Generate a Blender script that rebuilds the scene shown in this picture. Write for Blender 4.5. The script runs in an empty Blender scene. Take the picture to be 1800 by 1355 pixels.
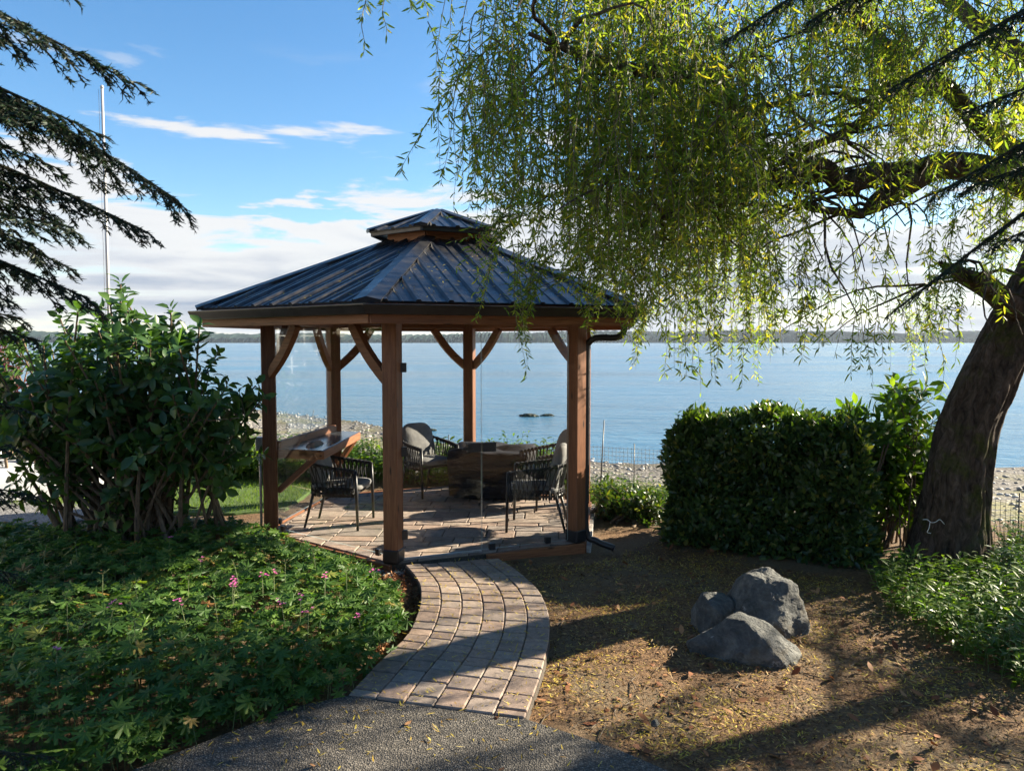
import bpy, bmesh, math, random
import numpy as np
from mathutils import Vector, Matrix
random.seed(7); rng = np.random.default_rng(11)
PI = math.pi; R_ = math.radians
sc = bpy.context.scene
C = sc.collection

# ------------------------------------------------------------------ camera
FPX, CAMH, HORIZON = 1330.0, 1.99, 601.0           # focal length in photo pixels, eye height, horizon row
PITCH = math.atan2(677.5 - HORIZON, FPX)
cam_d = bpy.data.cameras.new('camera'); cam = bpy.data.objects.new('camera', cam_d); C.objects.link(cam)
cam_d.sensor_width = 36.0; cam_d.lens = FPX / 1800 * 36.0
cam_d.clip_start = 0.05; cam_d.clip_end = 9000
cam.location = (0, 0, CAMH); cam.rotation_euler = (PI / 2 - PITCH, 0, 0)
cam_d.dof.use_dof = True; cam_d.dof.focus_distance = 8.0; cam_d.dof.aperture_fstop = 6.5
sc.camera = cam

# ------------------------------------------------------------------ sky and sun
SUN_AZ, SUN_EL = R_(66), R_(24)                      # azimuth from the view axis (+Y) towards +X
SKY_STRENGTH, SUN_STRENGTH = 0.056, 5.0
w = bpy.data.worlds.new('World'); sc.world = w; w.use_nodes = True
nt = w.node_tree; nt.nodes.clear()
def N(t, **k):
    n = nt.nodes.new(t)
    for a, b in k.items(): setattr(n, a, b)
    return n
def math_(op, a, b=None, c=None, clamp=False):
    n = N('ShaderNodeMath', operation=op, use_clamp=clamp)
    for i, v in enumerate((a, b, c)):
        if v is None: continue
        if isinstance(v, (int, float)): n.inputs[i].default_value = v
        else: nt.links.new(v, n.inputs[i])
    return n.outputs[0]
def smooth(v, a, b):
    n = N('ShaderNodeMapRange', interpolation_type='SMOOTHSTEP')
    nt.links.new(v, n.inputs[0]); n.inputs[1].default_value = a; n.inputs[2].default_value = b
    return n.outputs[0]
sky = N('ShaderNodeTexSky', sky_type='NISHITA', sun_disc=False)
sky.sun_elevation = SUN_EL; sky.sun_rotation = SUN_AZ
sky.altitude = 0; sky.air_density = 1.0; sky.dust_density = 0.25; sky.ozone_density = 2.2
tc = N('ShaderNodeTexCoord'); sep = N('ShaderNodeSeparateXYZ'); nt.links.new(tc.outputs['Generated'], sep.inputs[0])
elev = math_('ARCSINE', sep.outputs[2])
def noise(scale, detail, rough, sx, sz, off=(0, 0, 0), dist=0.0):
    m = N('ShaderNodeMapping'); nt.links.new(tc.outputs['Generated'], m.inputs[0])
    m.inputs['Scale'].default_value = (sx, sx, sz); m.inputs['Location'].default_value = off
    n = N('ShaderNodeTexNoise'); nt.links.new(m.outputs[0], n.inputs['Vector'])
    n.inputs['Scale'].default_value = scale; n.inputs['Detail'].default_value = detail
    n.inputs['Roughness'].default_value = rough; n.inputs['Distortion'].default_value = dist
    return n.outputs['Fac']
big = noise(1.0, 2, 0.5, 2.2, 2.0, (3.1, 1.4, 0))              # how high the bank stands along the horizon
fine = noise(1.0, 7, 0.58, 5.0, 24, (0.3, 5.2, 2.0), 0.6)
shade = noise(1.0, 5, 0.55, 3.2, 30, (8.3, 2.2, 4.0), 0.4)
top = math_('MULTIPLY_ADD', big, 0.22, 0.075)                   # radians: top of the cloud bank
lift = math_('SUBTRACT', top, elev)
cov = math_('ADD', math_('MULTIPLY', lift, 9.0), math_('MULTIPLY_ADD', fine, 1.9, -0.95))
bank = smooth(cov, 0.0, 0.17)
puff_n = noise(1.0, 6, 0.55, 3.4, 17, (1.7, 0.6, 9.0), 0.3)
puff_band = math_('MULTIPLY', smooth(elev, 0.14, 0.19), math_('SUBTRACT', 1.0, smooth(elev, 0.24, 0.36)))
puff = math_('MULTIPLY', smooth(puff_n, 0.565, 0.635), puff_band)
mask = math_('MULTIPLY', math_('MAXIMUM', bank, puff), 0.94)
thin = math_('MULTIPLY', smooth(shade, 0.50, 0.66), smooth(lift, 0.03, 0.09))   # openings and thin streaks low in the bank
mask = math_('MULTIPLY', mask, math_('SUBTRACT', 1.0, math_('MULTIPLY', thin, 0.55)))
ramp = N('ShaderNodeValToRGB'); nt.links.new(shade, ramp.inputs[0])
ramp.color_ramp.elements[0].position = 0.34; ramp.color_ramp.elements[0].color = (0.40, 0.47, 0.63, 1)
ramp.color_ramp.elements[1].position = 0.56; ramp.color_ramp.elements[1].color = (0.90, 0.91, 0.95, 1)
edge = smooth(cov, 0.15, 0.9)                                   # bright rims, greyer hearts
mixc = N('ShaderNodeMix', data_type='RGBA'); nt.links.new(edge, mixc.inputs[0])
mixc.inputs[6].default_value = (1.0, 1.0, 1.0, 1); nt.links.new(ramp.outputs[0], mixc.inputs[7])
hs = N('ShaderNodeHueSaturation'); nt.links.new(sky.outputs[0], hs.inputs['Color']); hs.inputs['Saturation'].default_value = 1.24
bg1 = N('ShaderNodeBackground'); nt.links.new(hs.outputs[0], bg1.inputs[0]); bg1.inputs[1].default_value = SKY_STRENGTH
bg2 = N('ShaderNodeBackground'); nt.links.new(mixc.outputs[2], bg2.inputs[0]); bg2.inputs[1].default_value = 0.225
mx = N('ShaderNodeMixShader'); nt.links.new(mask, mx.inputs[0]); nt.links.new(bg1.outputs[0], mx.inputs[1]); nt.links.new(bg2.outputs[0], mx.inputs[2])
wo = N('ShaderNodeOutputWorld'); nt.links.new(mx.outputs[0], wo.inputs[0])
sun_d = bpy.data.lights.new('sun', 'SUN'); sun_d.energy = SUN_STRENGTH; sun_d.angle = R_(0.53); sun_d.color = (1.0, 0.88, 0.68)
sun = bpy.data.objects.new('sun', sun_d); C.objects.link(sun)
SUN_DIR = Vector((math.sin(SUN_AZ) * math.cos(SUN_EL), math.cos(SUN_AZ) * math.cos(SUN_EL), math.sin(SUN_EL)))
sun.rotation_euler = SUN_DIR.to_track_quat('Z', 'Y').to_euler(); sun.location = SUN_DIR * 40
vs = sc.view_settings
vs.view_transform = 'Standard'; vs.look = 'None'; vs.exposure = 2.05; vs.gamma = 1.0; vs.use_curve_mapping = False
sc.cycles.max_bounces = 8; sc.cycles.transparent_max_bounces = 16; sc.cycles.transmission_bounces = 6
sc.cycles.caustics_reflective = False; sc.cycles.caustics_refractive = False
sc.cycles.sample_clamp_indirect = 6.0
sc.cycles.use_denoising = True

# ------------------------------------------------------------------ helpers
def G(px, py, z=0.0):
    """photo pixel -> point on the level z"""
    a = math.atan2(py - 677.5, FPX) + PITCH
    y = (CAMH - z) / math.tan(a)
    d = y * math.cos(PITCH) + (CAMH - z) * math.sin(PITCH)
    return Vector(((px - 900) / FPX * d, y, z))
def A(px, py, y):
    """photo pixel -> point at the distance y in front of the camera"""
    a = math.atan2(py - 677.5, FPX) + PITCH
    z = CAMH - y * math.tan(a)
    d = y * math.cos(PITCH) + (CAMH - z) * math.sin(PITCH)
    return Vector(((px - 900) / FPX * d, y, z))
def proj(P):
    P = np.asarray(P, float); z = P[..., 2] - CAMH
    d = P[..., 1] * math.cos(PITCH) - z * math.sin(PITCH); v = P[..., 1] * math.sin(PITCH) + z * math.cos(PITCH)
    return 900 + FPX * P[..., 0] / d, 677.5 - FPX * v / d

def Wm(o):
    m = o.matrix_basis.copy()
    return Wm(o.parent) @ o.matrix_parent_inverse @ m if o.parent else m
def put(o, parent=None, M=None):
    if o.name not in C.objects: C.objects.link(o)
    if M is not None: o.matrix_basis = M
    if parent is not None:
        o.parent = parent; o.matrix_parent_inverse = Wm(parent).inverted()
    return o
def tag(o, label=None, cat=None, group=None, kind=None):
    if label: o['label'] = label
    if cat: o['category'] = cat
    if group: o['group'] = group
    if kind: o['kind'] = kind
    return o
def thing(name, label, cat, loc=(0, 0, 0), rz=0.0, group=None):
    o = bpy.data.objects.new(name, None); o.empty_display_size = 0.1
    o.location = loc; o.rotation_euler = (0, 0, rz); o.matrix_basis = Matrix.Translation(Vector(loc)) @ Matrix.Rotation(rz, 4, 'Z')
    C.objects.link(o); return tag(o, label, cat, group)
def copy_tree(o, parent=None):
    c = o.copy(); C.objects.link(c); c.parent = parent
    for ch in o.children: copy_tree(ch, c)
    return c

class MB:
    def __init__(s): s.v = []; s.f = []; s.m = []; s.mi = 0; s.sm = []
    def add(s, vs, fs, smooth=False):
        b = len(s.v); s.v += [tuple(p) for p in vs]
        for f in fs: s.f.append(tuple(b + i for i in f)); s.m.append(s.mi); s.sm.append(smooth)
    def box(s, lo, hi, M=None):
        (x0, y0, z0), (x1, y1, z1) = lo, hi
        p = [Vector(q) for q in ((x0,y0,z0),(x1,y0,z0),(x1,y1,z0),(x0,y1,z0),(x0,y0,z1),(x1,y0,z1),(x1,y1,z1),(x0,y1,z1))]
        if M: p = [M @ q for q in p]
        s.add(p, [(3,2,1,0),(4,5,6,7),(0,1,5,4),(1,2,6,5),(2,3,7,6),(3,0,4,7)])
    def bar(s, p0, p1, w, h, up=(0, 0, 1)):
        M, L = frame(p0, p1, up); s.box((0, -w / 2, -h / 2), (L, w / 2, h / 2), M)
    def tube(s, pts, rad, n=8, cap=True, jitter=None):
        pts = [Vector(p) for p in pts]
        if not hasattr(rad, '__len__'): rad = [rad] * len(pts)
        t0 = (pts[1] - pts[0]).normalized(); u = t0.orthogonal().normalized(); vs = []
        for i, p in enumerate(pts):
            t = (pts[min(i + 1, len(pts) - 1)] - pts[max(i - 1, 0)]).normalized()
            u = (u - t * u.dot(t)).normalized(); b = t.cross(u)
            for k in range(n):
                a = 2 * PI * k / n; r = rad[i]
                if jitter: r *= jitter(i, a)
                vs.append(p + (u * math.cos(a) + b * math.sin(a)) * r)
        fs = []
        for i in range(len(pts) - 1):
            for k in range(n):
                k2 = (k + 1) % n; fs.append((i*n+k, i*n+k2, (i+1)*n+k2, (i+1)*n+k))
        s.add(vs, fs, True)
        if cap:
            b = len(s.v) - len(vs)
            s.f.append(tuple(b + k for k in reversed(range(n)))); s.m.append(s.mi); s.sm.append(False)
            e = b + (len(pts) - 1) * n
            s.f.append(tuple(e + k for k in range(n))); s.m.append(s.mi); s.sm.append(False)
    def prism(s, poly, z0, z1, M=None, smooth=False):
        n = len(poly); p = [Vector((x, y, z0)) for x, y in poly] + [Vector((x, y, z1)) for x, y in poly]
        if M: p = [M @ q for q in p]
        s.add(p, [tuple(reversed(range(n))), tuple(range(n, 2 * n))])
        s.add(p, [(i, (i + 1) % n, n + (i + 1) % n, n + i) for i in range(n)], smooth)
    def build(s, name, mats, parent=None, M=None, bevel=0.0, kind=None, segs=1):
        me = bpy.data.meshes.new(name); me.from_pydata(s.v, [], s.f)
        for m in (mats if isinstance(mats, (list, tuple)) else [mats]): me.materials.append(m)
        me.polygons.foreach_set('material_index', s.m); me.polygons.foreach_set('use_smooth', s.sm)
        if bevel:
            bm = bmesh.new(); bm.from_mesh(me); bmesh.ops.remove_doubles(bm, verts=bm.verts, dist=1e-5)
            bmesh.ops.recalc_face_normals(bm, faces=bm.faces)
            bmesh.ops.bevel(bm, geom=[e for e in bm.edges if e.is_manifold and e.calc_face_angle(0) > 0.35], offset=bevel, segments=segs, affect='EDGES', profile=0.6)
            bm.to_mesh(me); bm.free()
        me.update()
        o = put(bpy.data.objects.new(name, me), parent, M)
        if kind: o['kind'] = kind
        return o
def frame(p0, p1, up=(0, 0, 1)):
    p0, p1 = Vector(p0), Vector(p1); x = (p1 - p0); L = x.length; x.normalize(); up = Vector(up)
    if abs(x.dot(up)) > 0.98: up = Vector((0, 1, 0))
    y = up.cross(x).normalized(); z = x.cross(y)
    return Matrix.Translation(p0) @ Matrix((x, y, z)).transposed().to_4x4(), L
def beam(name, p0, p1, w, h, mat, parent, up=(0, 0, 1), bevel=0.006):
    M, L = frame(p0, p1, up); m = MB(); m.box((0, -w / 2, -h / 2), (L, w / 2, h / 2))
    return m.build(name, mat, parent, M, bevel)
def catmull(P, n=6):
    P = [Vector(p) for p in P]; P = [P[0] * 2 - P[1]] + P + [P[-1] * 2 - P[-2]]; out = []
    for i in range(1, len(P) - 2):
        for k in range(n):
            t = k / n; a, b, c, d = P[i-1], P[i], P[i+1], P[i+2]
            out.append(0.5 * ((2*b) + (c-a)*t + (2*a-5*b+4*c-d)*t*t + (3*b-a-3*c+d)*t**3))
    out.append(P[-2]); return out
def lerp_list(vals, n):
    x = np.linspace(0, len(vals) - 1, n); return list(np.interp(x, range(len(vals)), vals))
def tri_mesh(name, V, F, mats, parent=None, MI=None, kind=None, smooth=False):
    me = bpy.data.meshes.new(name); V = np.asarray(V, np.float32); F = np.asarray(F, np.int32)
    me.vertices.add(len(V)); me.vertices.foreach_set('co', V.ravel())
    me.loops.add(F.size); me.loops.foreach_set('vertex_index', F.ravel())
    me.polygons.add(len(F)); me.polygons.foreach_set('loop_start', np.arange(0, F.size, F.shape[1], dtype=np.int32))
    me.polygons.foreach_set('loop_total', np.full(len(F), F.shape[1], np.int32))
    for m in (mats if isinstance(mats, (list, tuple)) else [mats]): me.materials.append(m)
    if MI is not None: me.polygons.foreach_set('material_index', np.asarray(MI, np.int32))
    me.polygons.foreach_set('use_smooth', np.full(len(F), smooth))
    me.update(calc_edges=True)
    o = put(bpy.data.objects.new(name, me), parent)
    if kind: o['kind'] = kind
    return o
def unit(a): return a / np.maximum(np.linalg.norm(a, axis=-1, keepdims=True), 1e-9)
def leaf_arrays(P, D, Nn, L, Wd, bend=0.15, fold=0.12, broad=False):
    """leaf blades: base P, direction D, normal Nn, length L, width Wd (arrays)"""
    n = len(P); D = unit(D); S = unit(np.cross(D, Nn)); Nn = np.cross(S, D)
    L = np.broadcast_to(L, (n,))[:, None]; Wd = np.broadcast_to(Wd, (n,))[:, None]
    bend = np.broadcast_to(bend, (n,))[:, None]
    def at(t, s): return P + D * L * t + S * Wd * s * 0.5 - Nn * L * bend * t * t + Nn * Wd * abs(s) * fold
    if broad:
        st = [at(0, 0), at(.30, .85), at(.30, -.85), at(.30, 0), at(.64, .92), at(.64, -.92), at(.64, 0), at(1, 0)]
        F = [(0,1,3),(0,3,2),(3,1,4),(3,4,6),(2,3,6),(2,6,5),(6,4,7),(5,6,7)]
    else:
        st = [at(0, 0), at(.40, 1.0), at(.40, -1.0), at(.74, .75), at(.74, -.75), at(1, 0)]
        F = [(0,1,2),(2,1,3),(2,3,4),(4,3,5)]
    k = len(st); V = np.stack(st, 1).reshape(-1, 3)
    F = (np.arange(n)[:, None, None] * k + np.array(F)[None]).reshape(-1, 3)
    return V, F
class Bunch:
    """collects triangle soups with material indices into one mesh"""
    def __init__(s): s.V = []; s.F = []; s.M = []; s.n = 0
    def add(s, V, F, mi=0):
        s.V.append(V); s.F.append(np.asarray(F) + s.n); s.M.append(np.full(len(F), mi)); s.n += len(V)
    def tubes(s, polylines, radii, mi=1, n=3):
        """thin twigs: polylines (k,m,3), radii (m,)"""
        Pl = np.asarray(polylines, float); k, m, _ = Pl.shape
        T = unit(np.gradient(Pl, axis=1)); ref = np.where(np.abs(T[..., 2:3]) > 0.9, [[[1., 0, 0]]], [[[0, 0, 1.]]])
        U = unit(np.cross(T, ref)); B = np.cross(T, U); r = np.broadcast_to(np.asarray(radii), (k, m))[..., None]
        V = np.stack([Pl + (U * math.cos(2*PI*j/n) + B * math.sin(2*PI*j/n)) * r for j in range(n)], 2)
        idx = np.arange(k * m * n).reshape(k, m, n); a = idx[:, :-1]; b = idx[:, 1:]
        a2 = np.roll(a, -1, 2); b2 = np.roll(b, -1, 2)
        F = np.concatenate([np.stack([a, a2, b2], -1).reshape(-1, 3), np.stack([a, b2, b], -1).reshape(-1, 3)])
        s.add(V.reshape(-1, 3), F, mi)
    def build(s, name, mats, parent=None, kind=None, smooth=False):
        return tri_mesh(name, np.concatenate(s.V), np.concatenate(s.F), mats, parent, np.concatenate(s.M), kind, smooth)
def wob(x, y, s=1.0, ph=0.0):
    """smooth pseudo noise about -1..1"""
    x = np.asarray(x) * s; y = np.asarray(y) * s
    return (np.sin(1.3*x + 2.1*y + ph) + np.sin(2.7*x - 1.9*y + 1.7*ph + 1) + np.sin(-1.1*x + 3.3*y + 2.3 + ph) + 0.6*np.sin(5.1*x + 4.3*y + ph*3)) / 3.2
def inpoly(px, py, poly):
    px = np.asarray(px); py = np.asarray(py); r = np.zeros(px.shape, bool); n = len(poly)
    for i in range(n):
        (x0, y0), (x1, y1) = poly[i], poly[(i + 1) % n]
        c = ((y0 > py) != (y1 > py)) & (px < (x1 - x0) * (py - y0) / ((y1 - y0) if y1 != y0 else 1e-9) + x0)
        r ^= c
    return r
# ------------------------------------------------------------------ materials
class Mat:
    def __init__(s, name):
        s.m = bpy.data.materials.new(name); s.m.use_nodes = True; s.t = s.m.node_tree; s.t.nodes.clear()
        s.out = s.n('ShaderNodeOutputMaterial')
    def n(s, t, **k):
        x = s.t.nodes.new(t)
        for a, b in k.items(): setattr(x, a, b)
        return x
    def l(s, a, b): s.t.links.new(a, b)
    def coord(s, kind='Object', scale=(1, 1, 1), vary=False):
        if kind == 'World': src = s.n('ShaderNodeNewGeometry').outputs['Position']
        else: src = s.n('ShaderNodeTexCoord').outputs[kind]
        if vary:                                     # every piece cut from another part of the grain
            a = s.n('ShaderNodeVectorMath', operation='SCALE'); a.inputs[0].default_value = (37, 23, 51); s.l(s.n('ShaderNodeObjectInfo').outputs['Random'], a.inputs['Scale'])
            b = s.n('ShaderNodeVectorMath', operation='ADD'); s.l(src, b.inputs[0]); s.l(a.outputs[0], b.inputs[1]); src = b.outputs[0]
        m = s.n('ShaderNodeMapping'); s.l(src, m.inputs[0]); m.inputs['Scale'].default_value = scale
        return m.outputs[0]
    def noise(s, vec, scale, detail=5, rough=0.6, dist=0.0):
        x = s.n('ShaderNodeTexNoise'); s.l(vec, x.inputs['Vector'])
        x.inputs['Scale'].default_value = scale; x.inputs['Detail'].default_value = detail; x.inputs['Roughness'].default_value = rough; x.inputs['Distortion'].default_value = dist
        return x.outputs['Fac']
    def vor(s, vec, scale, feature='F1', out='Distance'):
        x = s.n('ShaderNodeTexVoronoi', feature=feature); s.l(vec, x.inputs['Vector']); x.inputs['Scale'].default_value = scale
        return x.outputs[out]
    def ramp(s, v, stops):
        r = s.n('ShaderNodeValToRGB'); s.l(v, r.inputs[0]); e = r.color_ramp.elements
        while len(e) < len(stops): e.new(0.5)
        for i, (p, c) in enumerate(stops): e[i].position = p; e[i].color = (*c, 1) if len(c) == 3 else c
        return r.outputs[0]
    def mix(s, f, a, b, mode='MIX'):
        x = s.n('ShaderNodeMix', data_type='RGBA', blend_type=mode)
        for i, v in ((0, f), (6, a), (7, b)):
            if isinstance(v, (int, float)): x.inputs[i].default_value = v
            elif isinstance(v, tuple): x.inputs[i].default_value = (*v, 1)
            else: s.l(v, x.inputs[i])
        return x.outputs[2]
    def rnd(s): return s.n('ShaderNodeNewGeometry').outputs['Random Per Island']
    def objrnd(s): return s.n('ShaderNodeObjectInfo').outputs['Random']
    def math(s, op, a, b=0.0):
        x = s.n('ShaderNodeMath', operation=op)
        for i, v in enumerate((a, b)):
            if isinstance(v, (int, float)): x.inputs[i].default_value = v
            else: s.l(v, x.inputs[i])
        return x.outputs[0]
    def bump(s, h, strength=0.3, dist=0.01):
        b = s.n('ShaderNodeBump'); s.l(h, b.inputs['Height']); b.inputs['Strength'].default_value = strength; b.inputs['Distance'].default_value = dist
        return b.outputs[0]
    def pbr(s, col, rough=0.6, normal=None, metal=0.0, spec=0.5, **k):
        p = s.n('ShaderNodeBsdfPrincipled')
        if isinstance(col, tuple): p.inputs['Base Color'].default_value = (*col, 1)
        else: s.l(col, p.inputs['Base Color'])
        if isinstance(rough, (int, float)): p.inputs['Roughness'].default_value = rough
        else: s.l(rough, p.inputs['Roughness'])
        p.inputs['Metallic'].default_value = metal; p.inputs['Specular IOR Level'].default_value = spec
        if normal is not None: s.l(normal, p.inputs['Normal'])
        for a, b in k.items(): p.inputs[a].default_value = b
        return p.outputs[0]
    def done(s, sh): s.l(sh, s.out.inputs[0]); return s.m
def leaf_mat(name, stops, trans, amount=0.4, rough=0.45, spec=0.4):
    m = Mat(name); r = m.rnd(); c = m.ramp(r, stops)
    v = m.noise(m.coord('Object'), 2.3, 2); c = m.mix(0.55, c, m.ramp(v, [(0.3, (0.55, 0.6, 0.55)), (0.7, (1.25, 1.2, 1.1))]), 'MULTIPLY')
    p = m.pbr(c, rough, spec=spec)
    t = m.n('ShaderNodeBsdfTranslucent'); m.l(m.mix(1.0, c, trans, 'MULTIPLY'), t.inputs[0])
    x = m.n('ShaderNodeMixShader'); x.inputs[0].default_value = amount; m.l(p, x.inputs[1]); m.l(t.outputs[0], x.inputs[2])
    return m.done(x.outputs[0])
M = {}
def wood(name, a, b, c, rough=0.55):
    m = Mat(name); v = m.coord('Object', (1.6, 26, 26), True); g = m.noise(v, 2.2, 6, 0.65, 0.8)
    fine = m.noise(m.coord('Object', (4, 160, 160)), 2.0, 3, 0.6)
    col = m.ramp(g, [(0.25, a), (0.5, b), (0.75, c)])
    sh = m.n('ShaderNodeHueSaturation'); m.l(col, sh.inputs['Color']); m.l(m.math('MULTIPLY_ADD', m.objrnd(), 0.5) if False else m.math('ADD', m.math('MULTIPLY', m.objrnd(), 0.45), 0.78), sh.inputs['Value'])
    col = m.mix(0.25, sh.outputs[0], m.ramp(fine, [(0.35, (0.35, 0.3, 0.28)), (0.6, (1.1, 1.1, 1.1))]), 'MULTIPLY')
    knots = m.vor(m.coord('Object', (2.4, 9, 9), True), 1.0)
    col = m.mix(m.ramp(knots, [(0.05, (1, 1, 1)), (0.13, (0, 0, 0))]), col, tuple(x * 0.3 for x in a))
    return m.done(m.pbr(col, rough, m.bump(g, 0.25, 0.004), spec=0.35))
M['cedar'] = wood('cedar_wood', (0.095, 0.035, 0.015), (0.205, 0.080, 0.034), (0.29, 0.125, 0.056))
M['grey_wood'] = wood('weathered_wood', (0.16, 0.14, 0.12), (0.30, 0.27, 0.24), (0.42, 0.39, 0.35), 0.8)
M['stick'] = wood('stick_wood', (0.05, 0.035, 0.025), (0.10, 0.075, 0.05), (0.16, 0.12, 0.08), 0.8)
m = Mat('roof_metal'); v = m.coord('Object'); d = m.noise(v, 5, 5); f = m.noise(v, 60, 3)
M['roof'] = m.done(m.pbr(m.mix(m.ramp(d, [(0.45, (0, 0, 0)), (0.75, (1, 1, 1))]), (0.020, 0.024, 0.034), (0.075, 0.068, 0.062)),
    m.ramp(m.noise(v, 9, 4), [(0.3, (0.24,)*3), (0.7, (0.44,)*3)]), m.bump(m.noise(v, 3.5, 3), 0.12, 0.01), 0.35, 0.6))
m = Mat('dark_metal'); M['black'] = m.done(m.pbr(m.ramp(m.noise(m.coord(), 14, 4), [(0.3, (0.008, 0.008, 0.010)), (0.7, (0.022, 0.022, 0.025))]), 0.42, spec=0.5))
m = Mat('gutter_metal'); M['gutter'] = m.done(m.pbr(m.ramp(m.noise(m.coord(), 6, 4), [(0.3, (0.014, 0.013, 0.015)), (0.7, (0.035, 0.032, 0.033))]), 0.38, m.bump(m.noise(m.coord(), 4, 2), 0.06, 0.01), 0.2))
m = Mat('galvanised'); M['galv'] = m.done(m.pbr(m.ramp(m.noise(m.coord(), 20, 3), [(0.3, (0.30, 0.30, 0.31)), (0.7, (0.48, 0.48, 0.49))]), 0.4, None, 0.5))
m = Mat('pole_paint'); M['pole'] = m.done(m.pbr(m.ramp(m.noise(m.coord('Object', (1, 1, .3)), 8, 3), [(0.3, (0.34, 0.34, 0.35)), (0.7, (0.46, 0.46, 0.46))]), 0.35))
m = Mat('boat_paint'); M['boat'] = m.done(m.pbr(m.ramp(m.noise(m.coord(), 5, 5), [(0.3, (0.30, 0.31, 0.32)), (0.65, (0.46, 0.47, 0.48))]), 0.5))
m = Mat('white_paint'); M['white'] = m.done(m.pbr(m.ramp(m.noise(m.coord(), 5, 5), [(0.3, (0.62, 0.62, 0.60)), (0.65, (0.80, 0.80, 0.79))]), 0.45))
m = Mat('glass'); g = m.n('ShaderNodeBsdfGlass'); g.inputs['IOR'].default_value = 1.45; g.inputs['Roughness'].default_value = 0.0; g.inputs['Color'].default_value = (0.985, 0.995, 0.99, 1)
M['glass'] = m.done(g.outputs[0])
# glass panes: thin sheet - reflection by fresnel, otherwise straight through (a 10 mm pane does not bend the view)
m = Mat('pane_glass'); fr = m.n('ShaderNodeFresnel'); bf = m.n('ShaderNodeNewGeometry').outputs['Backfacing']
m.l(m.math('ADD', 1.36, m.math('MULTIPLY', bf, 1 / 1.36 - 1.36)), fr.inputs[0])
gl = m.n('ShaderNodeBsdfGlossy'); gl.inputs['Roughness'].default_value = 0.015; gl.inputs['Color'].default_value = (1, 1, 1, 1)
tr = m.n('ShaderNodeBsdfTransparent'); sm = m.noise(m.coord('Object', (1, 1, 1)), 2.0, 5, 0.65)
m.l(m.ramp(sm, [(0.3, (0.985, 0.99, 0.99)), (0.75, (0.955, 0.965, 0.965))]), tr.inputs[0])
x = m.n('ShaderNodeMixShader'); m.l(fr.outputs[0], x.inputs[0]); m.l(tr.outputs[0], x.inputs[1]); m.l(gl.outputs[0], x.inputs[2])
M['pane'] = m.done(x.outputs[0])
m = Mat('glass_edge'); M['glass_edge'] = m.done(m.pbr((0.42, 0.52, 0.50), 0.15))
def paver_mat(name, stops, bumpk=0.35, scale=1.0):
    m = Mat(name); v = m.coord('World'); n1 = m.noise(v, 22 * scale, 6, 0.65); n2 = m.noise(v, 170, 3)
    c = m.ramp(m.objrnd(), stops); c = m.mix(0.75, c, m.ramp(n1, [(0.3, (0.55, 0.54, 0.53)), (0.7, (1.25, 1.22, 1.2))]), 'MULTIPLY')
    c = m.mix(0.5, c, m.ramp(n2, [(0.35, (0.6, 0.6, 0.6)), (0.65, (1.2, 1.2, 1.2))]), 'MULTIPLY')
    st = m.noise(v, 2.1, 6, 0.7, 0.5); c = m.mix(m.ramp(st, [(0.50, (0, 0, 0)), (0.70, (0.55, 0.55, 0.55))]), c, (0.085, 0.075, 0.058))
    h = m.mix(0.5, n1, n2)
    return m.done(m.pbr(c, 0.8, m.bump(h, bumpk, 0.008), spec=0.3))
M['paver'] = paver_mat('path_paver', [(0.0, (0.23, 0.175, 0.145)), (0.35, (0.32, 0.235, 0.185)), (0.65, (0.26, 0.215, 0.185)), (1.0, (0.36, 0.285, 0.23))])
M['slab'] = paver_mat('patio_slab', [(0.0, (0.22, 0.17, 0.145)), (0.3, (0.34, 0.245, 0.195)), (0.6, (0.26, 0.225, 0.205)), (1.0, (0.38, 0.295, 0.235))], 0.7, 0.5)
m = Mat('joint_sand'); v = m.coord(); M['joint'] = m.done(m.pbr(m.ramp(m.noise(v, 60, 4), [(0.3, (0.035, 0.028, 0.022)), (0.7, (0.10, 0.082, 0.065))]), 0.95, m.bump(m.noise(v, 120, 3), 0.6, 0.01)))
m = Mat('exposed_aggregate'); v = m.coord(); a = m.vor(v, 105, out='Color'); d = m.vor(v, 105)
sp = m.n('ShaderNodeSeparateColor'); m.l(a, sp.inputs[0])
c = m.ramp(sp.outputs[0], [(0.0, (0.032, 0.031, 0.028)), (0.35, (0.085, 0.077, 0.066)), (0.7, (0.135, 0.118, 0.098)), (1.0, (0.25, 0.225, 0.19))])
c = m.mix(m.ramp(d, [(0.35, (0, 0, 0)), (0.7, (1, 1, 1))]), c, (0.052, 0.047, 0.041)); c = m.mix(0.5, c, m.ramp(m.noise(v, 1.6, 5), [(0.3, (0.6, 0.6, 0.6)), (0.7, (1.2, 1.2, 1.2))]), 'MULTIPLY')
M['aggregate'] = m.done(m.pbr(c, 0.75, m.bump(m.math('SUBTRACT', 1.0, d), 0.9, 0.006), spec=0.35))
m = Mat('garden_ground'); v = m.coord(); n1 = m.noise(v, 1.3, 5); n2 = m.noise(v, 38, 6, 0.7); n3 = m.noise(v, 150, 3)
c = m.ramp(n2, [(0.28, (0.050, 0.029, 0.016)), (0.5, (0.145, 0.084, 0.044)), (0.72, (0.28, 0.175, 0.088))])
c = m.mix(m.ramp(n1, [(0.45, (0, 0, 0)), (0.65, (1, 1, 1))]), c, m.ramp(n3, [(0.3, (0.085, 0.062, 0.038)), (0.7, (0.24, 0.18, 0.11))]))
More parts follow.
